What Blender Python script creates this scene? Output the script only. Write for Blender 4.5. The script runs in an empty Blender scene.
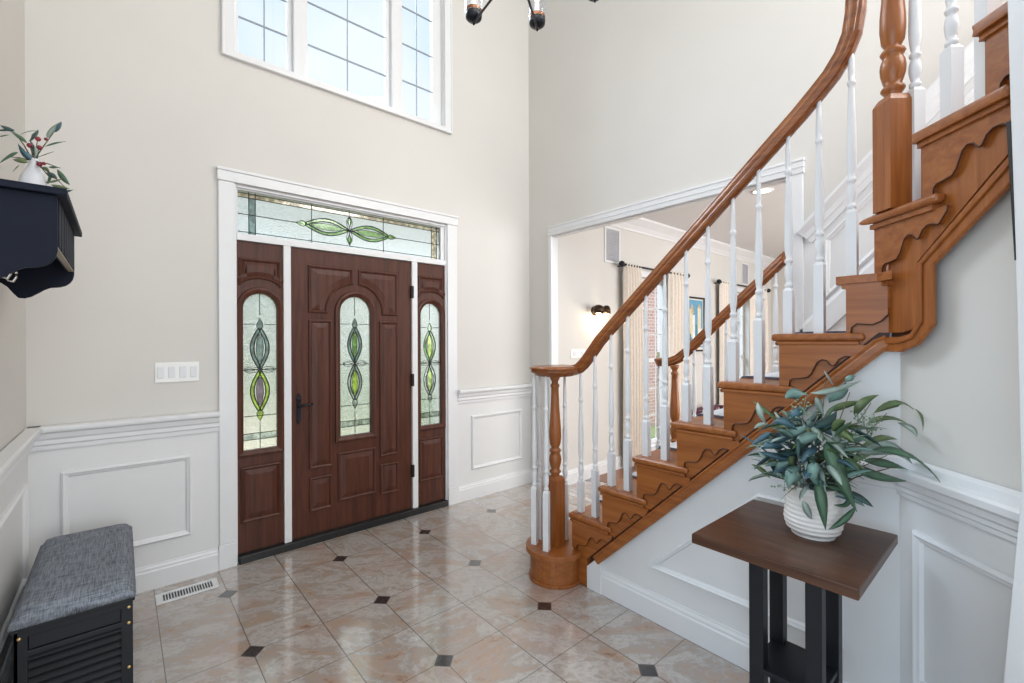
import bpy, bmesh, math, random
from mathutils import Vector, Matrix
from mathutils.geometry import tessellate_polygon
random.seed(7)
PI = math.pi
S = bpy.context.scene
COL = S.collection

# ------------------------------------------------------------------ camera, world, light, exposure
CAM_H, YAW, ROLL, FPX = 1.40, math.radians(40.8), math.radians(0.24), 453.1
R_ = Vector((math.cos(YAW), -math.sin(YAW), 0)); U_ = Vector((0, 0, 1)); F_ = Vector((math.sin(YAW), math.cos(YAW), 0))
sr, cr = math.sin(ROLL), math.cos(ROLL)
cam = bpy.data.cameras.new('camera'); cam.sensor_width = 36; cam.lens = FPX / 1024 * 36; cam.clip_start = 0.02
camo = bpy.data.objects.new('camera', cam); COL.objects.link(camo)
rx = R_ * cr - U_ * sr; ux = R_ * sr + U_ * cr
m = Matrix((( rx.x, ux.x, -F_.x, 0), (rx.y, ux.y, -F_.y, 0), (rx.z, ux.z, -F_.z, CAM_H), (0, 0, 0, 1)))
camo.matrix_world = m
S.camera = camo

S.view_settings.view_transform = 'Standard'; S.view_settings.look = 'None'
S.view_settings.gamma = 1; S.view_settings.use_curve_mapping = False
S.view_settings.exposure = 0.10
S.cycles.use_denoising = True
S.cycles.max_bounces = 10; S.cycles.transparent_max_bounces = 16
S.cycles.sample_clamp_indirect = 6.0
S.cycles.caustics_refractive = False; S.cycles.caustics_reflective = False

w = bpy.data.worlds.new('sky'); S.world = w; w.use_nodes = True
wn = w.node_tree.nodes; wl = w.node_tree.links
wn.clear()
out = wn.new('ShaderNodeOutputWorld'); bg = wn.new('ShaderNodeBackground')
tc = wn.new('ShaderNodeTexCoord'); sep = wn.new('ShaderNodeSeparateXYZ'); rp = wn.new('ShaderNodeValToRGB')
nz = wn.new('ShaderNodeTexNoise'); nz.inputs['Scale'].default_value = 2.2; nz.inputs['Detail'].default_value = 4
mx = wn.new('ShaderNodeMix'); mx.data_type = 'RGBA'
rp.color_ramp.elements[0].position = 0.0; rp.color_ramp.elements[0].color = (0.88, 0.94, 1.0, 1)
rp.color_ramp.elements[1].position = 0.9; rp.color_ramp.elements[1].color = (0.55, 0.78, 1.0, 1)
wl.new(tc.outputs['Generated'], sep.inputs[0]); wl.new(sep.outputs['Z'], rp.inputs['Fac'])
wl.new(tc.outputs['Generated'], nz.inputs['Vector'])
r2 = wn.new('ShaderNodeValToRGB'); r2.color_ramp.elements[0].position = .42; r2.color_ramp.elements[1].position = .62
wl.new(nz.outputs['Fac'], r2.inputs['Fac'])
wl.new(r2.outputs['Color'], mx.inputs['Factor']); wl.new(rp.outputs['Color'], mx.inputs['A']); mx.inputs['B'].default_value = (0.93, 0.97, 1.0, 1)
wl.new(mx.outputs['Result'], bg.inputs['Color']); bg.inputs['Strength'].default_value = 1.05
wl.new(bg.outputs['Background'], out.inputs['Surface'])

def area(name, loc, target, sx, sy, power, col=(1, 1, 1), spread=PI):
    l = bpy.data.lights.new(name, 'AREA'); l.shape = 'RECTANGLE'; l.size = sx; l.size_y = sy; l.energy = power; l.color = col
    l.spread = spread
    o = bpy.data.objects.new(name, l); COL.objects.link(o); o.location = loc
    o.rotation_euler = (Vector(target) - Vector(loc)).to_track_quat('-Z', 'Y').to_euler()
    return o
area('hall_fill', (0.8, -3.2, 2.0), (0.7, 1.2, 1.0), 3.2, 3.4, 104, (0.90, 0.95, 1.0))  # added fill lamp behind the camera, brightens the hall
area('upper_hall_fill', (2.5, -0.9, 4.3), (-0.36, 2.7, 1.9), 2.4, 2.0, 112, (1.0, 0.985, 0.96))  # added fill lamp, unseen, aimed to lift the left and front walls
area('side_fill', (-2.8, -0.2, 1.7), (2.0, 0.7, 1.2), 3.0, 2.4, 54, (0.58, 0.79, 1.0))  # added cool lamp out of view on the left, lifts the angled wall
area('sky_fill', (0.7, 6.6, 7.6), (1.5, 0.6, 1.0), 6.0, 2.6, 1300, (0.80, 0.90, 1.0))  # added panel lamp above the view, boosts sky light through the upper window
area('living_room_fill', (5.6, -1.2, 1.45), (5.6, 3.0, 1.7), 4.3, 2.1, 150, (0.98, 0.99, 1.0))  # added fill lamp before the solid back wall, brightens the living room
cg = bpy.data.lights.new('chandelier_glow', 'POINT'); cg.energy = 14; cg.color = (1, .86, .70); cg.shadow_soft_size = .30
cgo = bpy.data.objects.new('chandelier_glow', cg); COL.objects.link(cgo); cgo.location = (1.245, 1.397, 3.35)
sun = bpy.data.lights.new('sun', 'SUN'); sun.energy = 3.0; sun.angle = .02; sun.color = (1, .96, .9)
suno = bpy.data.objects.new('sun', sun); COL.objects.link(suno)
suno.rotation_euler = Vector((-.7, .4, -.6)).to_track_quat('-Z', 'Y').to_euler()

# ------------------------------------------------------------------ materials
MATS = {}
def newmat(name):
    mt = bpy.data.materials.new(name); mt.use_nodes = True
    return mt, mt.node_tree.nodes, mt.node_tree.links, mt.node_tree.nodes['Principled BSDF']
def paint(name, col, rough=.5, bump=0.0, metallic=0, var=.03, scale=9.0, emit=0, spec=.5):
    mt, n, l, b = newmat(name)
    t = n.new('ShaderNodeTexCoord'); z = n.new('ShaderNodeTexNoise'); z.inputs['Scale'].default_value = scale; z.inputs['Detail'].default_value = 3
    l.new(t.outputs['Object'], z.inputs['Vector'])
    r = n.new('ShaderNodeValToRGB'); c = col
    r.color_ramp.elements[0].color = (c[0]*(1-var), c[1]*(1-var), c[2]*(1-var), 1); r.color_ramp.elements[1].color = (min(1, c[0]*(1+var)), min(1, c[1]*(1+var)), min(1, c[2]*(1+var)), 1)
    r.color_ramp.elements[0].position = .3; r.color_ramp.elements[1].position = .7
    l.new(z.outputs['Fac'], r.inputs['Fac']); l.new(r.outputs['Color'], b.inputs['Base Color'])
    b.inputs['Roughness'].default_value = rough; b.inputs['Metallic'].default_value = metallic
    b.inputs['Specular IOR Level'].default_value = spec
    if bump:
        z2 = n.new('ShaderNodeTexNoise'); z2.inputs['Scale'].default_value = 160
        l.new(t.outputs['Object'], z2.inputs['Vector'])
        bp = n.new('ShaderNodeBump'); bp.inputs['Strength'].default_value = bump; bp.inputs['Distance'].default_value = .002
        l.new(z2.outputs['Fac'], bp.inputs['Height']); l.new(bp.outputs['Normal'], b.inputs['Normal'])
    if emit:
        l.new(r.outputs['Color'], b.inputs['Emission Color']); b.inputs['Emission Strength'].default_value = emit
    MATS[name] = mt
    return mt
def wood(name, light, dark, axis, rough=.35, scale=1.0, spec=.5, coat=0):
    mt, n, l, b = newmat(name)
    t = n.new('ShaderNodeTexCoord'); mp = n.new('ShaderNodeMapping')
    sc = [38, 38, 38]; sc[axis] = 2.2
    mp.inputs['Scale'].default_value = [s * scale for s in sc]
    l.new(t.outputs['Object'], mp.inputs['Vector'])
    z = n.new('ShaderNodeTexNoise'); z.inputs['Scale'].default_value = 1; z.inputs['Detail'].default_value = 6; z.inputs['Roughness'].default_value = .65; z.inputs['Distortion'].default_value = .6
    l.new(mp.outputs['Vector'], z.inputs['Vector'])
    r = n.new('ShaderNodeValToRGB'); r.color_ramp.elements[0].position = .28; r.color_ramp.elements[1].position = .72
    r.color_ramp.elements[0].color = (*dark, 1); r.color_ramp.elements[1].color = (*light, 1)
    l.new(z.outputs['Fac'], r.inputs['Fac']); l.new(r.outputs['Color'], b.inputs['Base Color'])
    b.inputs['Roughness'].default_value = rough; b.inputs['Specular IOR Level'].default_value = spec
    b.inputs['Coat Weight'].default_value = coat; b.inputs['Coat Roughness'].default_value = .2
    MATS[name] = mt
    return mt
OAKL, OAKD = (.385, .130, .030), (.205, .055, .010)
for ax, nm in enumerate('xyz'):
    wood('oak_' + nm, OAKL, OAKD, ax, .32, 1.0, .5)
    wood('mahogany_' + nm, (.112, .037, .021), (.042, .014, .008), ax, .42, 1.0, .3)
wood("rail_oak", (.325, .106, .024), (.155, .040, .008), 1, .25)
wood('walnut', (.112, .049, .025), (.040, .016, .009), 1, .3, 1.0, .3)
wood('hardwood', (.30, .13, .06), (.20, .08, .03), 0, .3)
wood('oak_dark_edge', (.060, .018, .006), (.035, .010, .004), 1, .5)  # near-black oak, shade put into colour for bracket outlines and string grooves
WALL = paint('wall_paint', (.66, .638, .60), .75, .05, var=.015, scale=2)
WHITE = paint('white_trim', (.75, .755, .76), .35, var=.01)
WAINS = paint('wainscot_paint', (.73, .73, .725), .42, var=.01)
CEIL = paint('ceiling_paint', (.72, .72, .72), .8, var=.01)
BLACK = paint('black_lacquer', (.008, .009, .012), .42, var=.15, spec=.3)
IRON = paint('dark_iron', (.018, .02, .026), .38, metallic=.6, var=.1)
BRONZE = paint('bronze', (.06, .035, .02), .3, metallic=.8, var=.1)
COPPER = paint('copper_band', (.30, .10, .03), .35, metallic=.7)
BRASS = paint('brass_screw', (.75, .50, .2), .3, metallic=.9)
STEEL = paint('hook_nickel', (.75, .73, .68), .25, metallic=.9)
SHELFD = paint('shelf_black', (.010, .013, .024), .6, var=.1, spec=.12)
SHELFEDGE = paint('worn_edge', (.30, .25, .18), .5, var=.1)
MATC = paint('carpet_mat_wool', (.55, .57, .60), .95, .5, var=.12, scale=60)
MATB = paint('mat_dark_edge', (.13, .14, .18), .9, var=.1)  # darker tone for the side strips of the mats
CERAMIC = paint('ceramic_pot', (.74, .70, .66), .5, var=.03)
VASEW = paint('vase_white', (.66, .66, .68), .45, var=.04, scale=40)
PLASTIC = paint('switch_plastic', (.82, .82, .80), .35, var=.01)
GREYP = paint('switch_rocker', (.70, .71, .72), .35, var=.01)
GRILLE = paint('grille_grey', (.46, .46, .49), .6, var=.05)
SLOT = paint('vent_slot', (.05, .05, .06), .7, var=.05)
CURT = paint('curtain_linen', (.82, .745, .66), .9, .3, var=.05, scale=30)
SILL = paint('threshold_black', (.012, .012, .012), .4, var=.1)
LEAD = paint('lead_came', (.02, .022, .022), .4, metallic=.6, var=.1)
STEM = paint('stem_brown', (.12, .10, .05), .7, var=.2)
BERRY = paint('berry_red', (.22, .015, .03), .35, var=.3, scale=40)
SEED = paint('seed_green', (.22, .30, .20), .6, var=.3, scale=60)
def leafmat(name, c, rough=.45, var=.25):
    mt = paint(name, c, rough, var=var, scale=14)
    mt.node_tree.nodes['Principled BSDF'].inputs['Subsurface Weight'].default_value = 0
    return mt
LEAVES = [leafmat('leaf_olive_green', (.120, .175, .070)), leafmat('leaf_blue_green', (.14, .245, .215)), leafmat('leaf_dark', (.030, .075, .070)), leafmat('leaf_pale', (.30, .38, .33)), leafmat('leaf_mid', (.072, .145, .085)), leafmat('leaf_slate', (.050, .115, .145))]
GRASS = paint('lawn', (.16, .20, .07), .9, var=.4, scale=1.5)
PAVE = paint('porch_paving', (.50, .42, .30), .8, var=.15, scale=3)
BUSH = paint('bush_leaves', (.08, .16, .04), .8, var=.5, scale=6)
BARK = paint('bark', (.09, .06, .04), .9, var=.3)

def fabric():
    mt, n, l, b = newmat('bench_fabric')
    t = n.new('ShaderNodeTexCoord')
    cols = []
    for s in ((260, 14, 60), (14, 260, 60)):
        mp = n.new('ShaderNodeMapping'); mp.inputs['Scale'].default_value = s; l.new(t.outputs['Object'], mp.inputs['Vector'])
        z = n.new('ShaderNodeTexNoise'); z.inputs['Scale'].default_value = 1; z.inputs['Detail'].default_value = 3; l.new(mp.outputs['Vector'], z.inputs['Vector']); cols.append(z)
    a = n.new('ShaderNodeMath'); a.operation = 'ADD'; l.new(cols[0].outputs['Fac'], a.inputs[0]); l.new(cols[1].outputs['Fac'], a.inputs[1])
    h = n.new('ShaderNodeMath'); h.operation = 'MULTIPLY'; h.inputs[1].default_value = .5; l.new(a.outputs[0], h.inputs[0])
    r = n.new('ShaderNodeValToRGB'); r.color_ramp.elements[0].position = .33; r.color_ramp.elements[1].position = .67
    r.color_ramp.elements[0].color = (.045, .052, .066, 1); r.color_ramp.elements[1].color = (.30, .33, .38, 1)
    l.new(h.outputs[0], r.inputs['Fac']); l.new(r.outputs['Color'], b.inputs['Base Color']); b.inputs['Roughness'].default_value = .85
    bp = n.new('ShaderNodeBump'); bp.inputs['Strength'].default_value = .4; bp.inputs['Distance'].default_value = .002
    l.new(h.outputs[0], bp.inputs['Height']); l.new(bp.outputs['Normal'], b.inputs['Normal'])
    return mt
FABRIC = fabric()

def glass(name, tint=(1, 1, 1), rough=0.0, gloss=.08):
    mt = bpy.data.materials.new(name); mt.use_nodes = True; n = mt.node_tree.nodes; l = mt.node_tree.links; n.clear()
    o = n.new('ShaderNodeOutputMaterial'); t = n.new('ShaderNodeBsdfTransparent'); t.inputs['Color'].default_value = (*tint, 1)
    g = n.new('ShaderNodeBsdfGlossy'); g.inputs['Roughness'].default_value = max(rough, .02)
    mixs = n.new('ShaderNodeMixShader'); f = n.new('ShaderNodeFresnel'); f.inputs['IOR'].default_value = 1.45
    ge = n.new('ShaderNodeNewGeometry'); k1 = n.new('ShaderNodeMath'); k1.operation = 'SUBTRACT'; k1.inputs[0].default_value = 1; l.new(ge.outputs['Backfacing'], k1.inputs[1])
    k2 = n.new('ShaderNodeMath'); k2.operation = 'MULTIPLY'; l.new(f.outputs['Fac'], k2.inputs[0]); l.new(k1.outputs[0], k2.inputs[1])
    l.new(k2.outputs[0], mixs.inputs['Fac']); l.new(t.outputs[0], mixs.inputs[1]); l.new(g.outputs[0], mixs.inputs[2])
    l.new(mixs.outputs[0], o.inputs['Surface'])
    return mt
CLEAR = glass('clear_glass', (.97, .98, 1.0))
def rain_glass(name, tint=(1, 1, 1), amount=.5, scale=55):
    """hammered privacy glass: refraction through a pebbled surface plus a little diffuse transmission"""
    mt = bpy.data.materials.new(name); mt.use_nodes = True; n = mt.node_tree.nodes; l = mt.node_tree.links; n.clear()
    o = n.new('ShaderNodeOutputMaterial'); t = n.new('ShaderNodeTexCoord')
    z = n.new('ShaderNodeTexVoronoi'); z.inputs['Scale'].default_value = scale; l.new(t.outputs['Object'], z.inputs['Vector'])
    bp = n.new('ShaderNodeBump'); bp.inputs['Strength'].default_value = .8; bp.inputs['Distance'].default_value = .01; l.new(z.outputs['Distance'], bp.inputs['Height'])
    rf = n.new('ShaderNodeBsdfRefraction'); rf.inputs['Roughness'].default_value = .14; rf.inputs['IOR'].default_value = 1.12; rf.inputs['Color'].default_value = (*tint, 1)
    l.new(bp.outputs['Normal'], rf.inputs['Normal'])
    tr = n.new('ShaderNodeBsdfTranslucent'); tr.inputs['Color'].default_value = (*tint, 1)
    m1 = n.new('ShaderNodeMixShader'); m1.inputs['Fac'].default_value = amount
    l.new(rf.outputs[0], m1.inputs[1]); l.new(tr.outputs[0], m1.inputs[2])
    g = n.new('ShaderNodeBsdfGlossy'); g.inputs['Roughness'].default_value = .12; l.new(bp.outputs['Normal'], g.inputs['Normal'])
    m2 = n.new('ShaderNodeMixShader'); f = n.new('ShaderNodeFresnel'); f.inputs['IOR'].default_value = 1.35
    ge = n.new('ShaderNodeNewGeometry'); k1 = n.new('ShaderNodeMath'); k1.operation = 'SUBTRACT'; k1.inputs[0].default_value = 1; l.new(ge.outputs['Backfacing'], k1.inputs[1])
    k2 = n.new('ShaderNodeMath'); k2.operation = 'MULTIPLY'; l.new(f.outputs['Fac'], k2.inputs[0]); l.new(k1.outputs[0], k2.inputs[1])
    l.new(k2.outputs[0], m2.inputs['Fac']); l.new(m1.outputs[0], m2.inputs[1]); l.new(g.outputs[0], m2.inputs[2])
    l.new(m2.outputs[0], o.inputs['Surface'])
    return mt
RAIN = rain_glass('hammered_glass', (.96, .97, .94), .18, 150)
def tint_glass(name, tint, gl=.12):
    mt = bpy.data.materials.new(name); mt.use_nodes = True; n = mt.node_tree.nodes; l = mt.node_tree.links; n.clear()
    o = n.new('ShaderNodeOutputMaterial'); t = n.new('ShaderNodeTexCoord'); z = n.new('ShaderNodeTexNoise'); z.inputs['Scale'].default_value = 30
    l.new(t.outputs['Object'], z.inputs['Vector'])
    r = n.new('ShaderNodeValToRGB'); r.color_ramp.elements[0].position = .35; r.color_ramp.elements[1].position = .65
    r.color_ramp.elements[0].color = (*[c * .7 for c in tint], 1); r.color_ramp.elements[1].color = (*[min(1, c * 1.1) for c in tint], 1)
    l.new(z.outputs['Fac'], r.inputs['Fac'])
    a = n.new('ShaderNodeBsdfTransparent'); l.new(r.outputs['Color'], a.inputs['Color'])
    g = n.new('ShaderNodeBsdfGlossy'); g.inputs['Roughness'].default_value = .1
    m_ = n.new('ShaderNodeMixShader'); m_.inputs['Fac'].default_value = gl; l.new(a.outputs[0], m_.inputs[1]); l.new(g.outputs[0], m_.inputs[2])
    l.new(m_.outputs[0], o.inputs['Surface'])
    return mt
G_GREEN = tint_glass('green_glass', (.52, .72, .38))
G_LIME = tint_glass('lime_glass', (.78, .93, .30))
G_PURPLE = tint_glass('plum_glass', (.62, .52, .60))
G_GREY = tint_glass('grey_glass', (.56, .66, .64))
G_BEVEL = tint_glass('bevel_glass', (.86, .95, .90), .2)
G_AMBER = tint_glass('amber_glass', (.98, .86, .72))

def tile_floor():
    mt, n, l, b = newmat('marble_tile')
    def N(op, a, c=None):
        k = n.new('ShaderNodeMath'); k.operation = op
        for i, v in enumerate((a, c)):
            if v is None: continue
            if isinstance(v, (int, float)): k.inputs[i].default_value = v
            else: l.new(v, k.inputs[i])
        return k.outputs[0]
    t = n.new('ShaderNodeTexCoord'); sp = n.new('ShaderNodeSeparateXYZ'); l.new(t.outputs['Object'], sp.inputs[0])
    P = .3108
    u = N('DIVIDE', N('SUBTRACT', sp.outputs['X'], .448), P); v = N('DIVIDE', N('SUBTRACT', sp.outputs['Y'], 2.327), P)
    def edge(q):
        f = N('FRACT', q); return N('MINIMUM', f, N('SUBTRACT', 1.0, f))
    gu = N('LESS_THAN', edge(u), .0075)
    skip = N('GREATER_THAN', N('ABSOLUTE', N('SUBTRACT', v, 1.0)), .4)      # one course of long tiles by the door
    gv = N('MULTIPLY', N('MULTIPLY', N('LESS_THAN', edge(v), .0075), skip), .75)
    grout = N('MAXIMUM', gu, gv)
    def edge2(q):   # distance to the nearest insert centre along one axis, in tiles
        f = N('FRACT', N('ADD', N('MULTIPLY', q, .5), .5)); return N('MULTIPLY', N('ABSOLUTE', N('SUBTRACT', f, .5)), 2.0)
    man = N('ADD', edge2(u), edge2(v))
    ins = N('LESS_THAN', man, .150)
    insg = N('LESS_THAN', man, .168)
    # tile id
    cb = n.new('ShaderNodeCombineXYZ'); l.new(N('FLOOR', u), cb.inputs[0]); l.new(N('MAXIMUM', N('FLOOR', v), N('MULTIPLY', N('LESS_THAN', N('ABSOLUTE', N('SUBTRACT', v, 1.0)), 1.0), 1.0)), cb.inputs[1])
    wn_ = n.new('ShaderNodeTexWhiteNoise'); wn_.noise_dimensions = '2D'; l.new(cb.outputs[0], wn_.inputs['Vector'])
    off = n.new('ShaderNodeVectorMath'); off.operation = 'SCALE'; off.inputs['Scale'].default_value = 40; l.new(wn_.outputs['Color'], off.inputs[0])
    ad = n.new('ShaderNodeVectorMath'); ad.operation = 'ADD'; l.new(t.outputs['Object'], ad.inputs[0]); l.new(off.outputs[0], ad.inputs[1])
    rot = n.new('ShaderNodeVectorRotate'); rot.rotation_type = 'Z_AXIS'; l.new(ad.outputs[0], rot.inputs['Vector']); l.new(N('MULTIPLY', wn_.outputs['Value'], 1.2), rot.inputs['Angle'])
    mp = n.new('ShaderNodeMapping'); mp.inputs['Scale'].default_value = (2.0, 4.2, 1); l.new(rot.outputs[0], mp.inputs['Vector'])
    z = n.new('ShaderNodeTexNoise'); z.inputs['Scale'].default_value = 1.3; z.inputs['Detail'].default_value = 7; z.inputs['Roughness'].default_value = .62; z.inputs['Distortion'].default_value = 1.3
    l.new(mp.outputs[0], z.inputs['Vector'])
    r = n.new('ShaderNodeValToRGB'); el = r.color_ramp.elements
    el[0].position = .25; el[0].color = (.24, .145, .10, 1); el[1].position = .78; el[1].color = (.70, .68, .67, 1)
    for p, c in ((.37, (.415, .30, .23)), (.45, (.345, .30, .265)), (.54, (.49, .445, .41)), (.61, (.36, .33, .305))):
        k = el.new(p); k.color = (*c, 1)
    zf = n.new('ShaderNodeTexNoise'); zf.inputs['Scale'].default_value = 26; zf.inputs['Detail'].default_value = 8; zf.inputs['Roughness'].default_value = .7; zf.inputs['Distortion'].default_value = .8
    l.new(ad.outputs[0], zf.inputs['Vector'])
    l.new(N('ADD', z.outputs['Fac'], N('MULTIPLY', N('SUBTRACT', zf.outputs['Fac'], .5), .42)), r.inputs['Fac'])
    # pale veins
    z2 = n.new('ShaderNodeTexNoise'); z2.inputs['Scale'].default_value = 1.0; z2.inputs['Detail'].default_value = 5; z2.inputs['Distortion'].default_value = 2.2
    l.new(mp.outputs[0], z2.inputs['Vector'])
    vein = N('LESS_THAN', N('ABSOLUTE', N('SUBTRACT', z2.outputs['Fac'], .5)), .012)
    m1 = n.new('ShaderNodeMix'); m1.data_type = 'RGBA'; l.new(N('MULTIPLY', vein, .14), m1.inputs['Factor']); l.new(r.outputs['Color'], m1.inputs['A']); m1.inputs['B'].default_value = (.70, .66, .62, 1)
    # brightness per tile and warm blotches
    z3 = n.new('ShaderNodeTexNoise'); z3.inputs['Scale'].default_value = 3.2; z3.inputs['Detail'].default_value = 3; l.new(ad.outputs[0], z3.inputs['Vector'])
    r3 = n.new('ShaderNodeValToRGB'); r3.color_ramp.elements[0].position = .5; r3.color_ramp.elements[1].position = .72; l.new(z3.outputs['Fac'], r3.inputs['Fac'])
    m2 = n.new('ShaderNodeMix'); m2.data_type = 'RGBA'; l.new(N('MULTIPLY', r3.outputs['Color'], .5), m2.inputs['Factor']); l.new(m1.outputs['Result'], m2.inputs['A']); m2.inputs['B'].default_value = (.42, .245, .175, 1)
    m3 = n.new('ShaderNodeMix'); m3.data_type = 'RGBA'; l.new(N('MAXIMUM', grout, insg), m3.inputs['Factor']); l.new(m2.outputs['Result'], m3.inputs['A']); m3.inputs['B'].default_value = (.14, .11, .09, 1)
    z4 = n.new('ShaderNodeTexNoise'); z4.inputs['Scale'].default_value = 60; l.new(t.outputs['Object'], z4.inputs['Vector'])
    r4 = n.new('ShaderNodeValToRGB'); r4.color_ramp.elements[0].color = (.008, .008, .010, 1); r4.color_ramp.elements[1].color = (.055, .045, .045, 1); r4.color_ramp.elements[0].position = .4; r4.color_ramp.elements[1].position = .75
    l.new(z4.outputs['Fac'], r4.inputs['Fac'])
    m4 = n.new('ShaderNodeMix'); m4.data_type = 'RGBA'; l.new(ins, m4.inputs['Factor']); l.new(m3.outputs['Result'], m4.inputs['A']); l.new(r4.outputs['Color'], m4.inputs['B'])
    l.new(m4.outputs['Result'], b.inputs['Base Color'])
    b.inputs['Roughness'].default_value = .22; b.inputs['Specular IOR Level'].default_value = .5; b.inputs['Coat Weight'].default_value = 1.0; b.inputs['Coat Roughness'].default_value = .10; b.inputs['Coat IOR'].default_value = 1.65
    bp = n.new('ShaderNodeBump'); bp.inputs['Strength'].default_value = .25; bp.inputs['Distance'].default_value = .002; bp.invert = True
    l.new(grout, bp.inputs['Height']); l.new(bp.outputs['Normal'], b.inputs['Normal'])
    return mt
TILE = tile_floor()

def brick():
    mt, n, l, b = newmat('brick')
    t = n.new('ShaderNodeTexCoord'); mp = n.new('ShaderNodeMapping'); mp.inputs['Rotation'].default_value = (PI / 2, 0, 0); l.new(t.outputs['Object'], mp.inputs['Vector'])
    k = n.new('ShaderNodeTexBrick'); k.inputs['Scale'].default_value = 4; k.inputs['Color1'].default_value = (.48, .26, .22, 1); k.inputs['Color2'].default_value = (.58, .36, .31, 1); k.inputs['Mortar'].default_value = (.75, .72, .70, 1)
    l.new(mp.outputs[0], k.inputs['Vector']); l.new(k.outputs['Color'], b.inputs['Base Color']); b.inputs['Roughness'].default_value = .9
    return mt
BRICK = brick()
def floral():
    mt, n, l, b = newmat('floral_cloth')
    t = n.new('ShaderNodeTexCoord'); z = n.new('ShaderNodeTexVoronoi'); z.inputs['Scale'].default_value = 14; l.new(t.outputs['Object'], z.inputs['Vector'])
    r = n.new('ShaderNodeValToRGB'); r.color_ramp.elements[0].color = (.5, .42, .4, 1); r.color_ramp.elements[1].color = (.09, .025, .05, 1); r.color_ramp.elements[0].position = .18; r.color_ramp.elements[1].position = .4
    l.new(z.outputs['Distance'], r.inputs['Fac']); l.new(r.outputs['Color'], b.inputs['Base Color']); b.inputs['Roughness'].default_value = .9
    return mt
FLORAL = floral()

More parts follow.
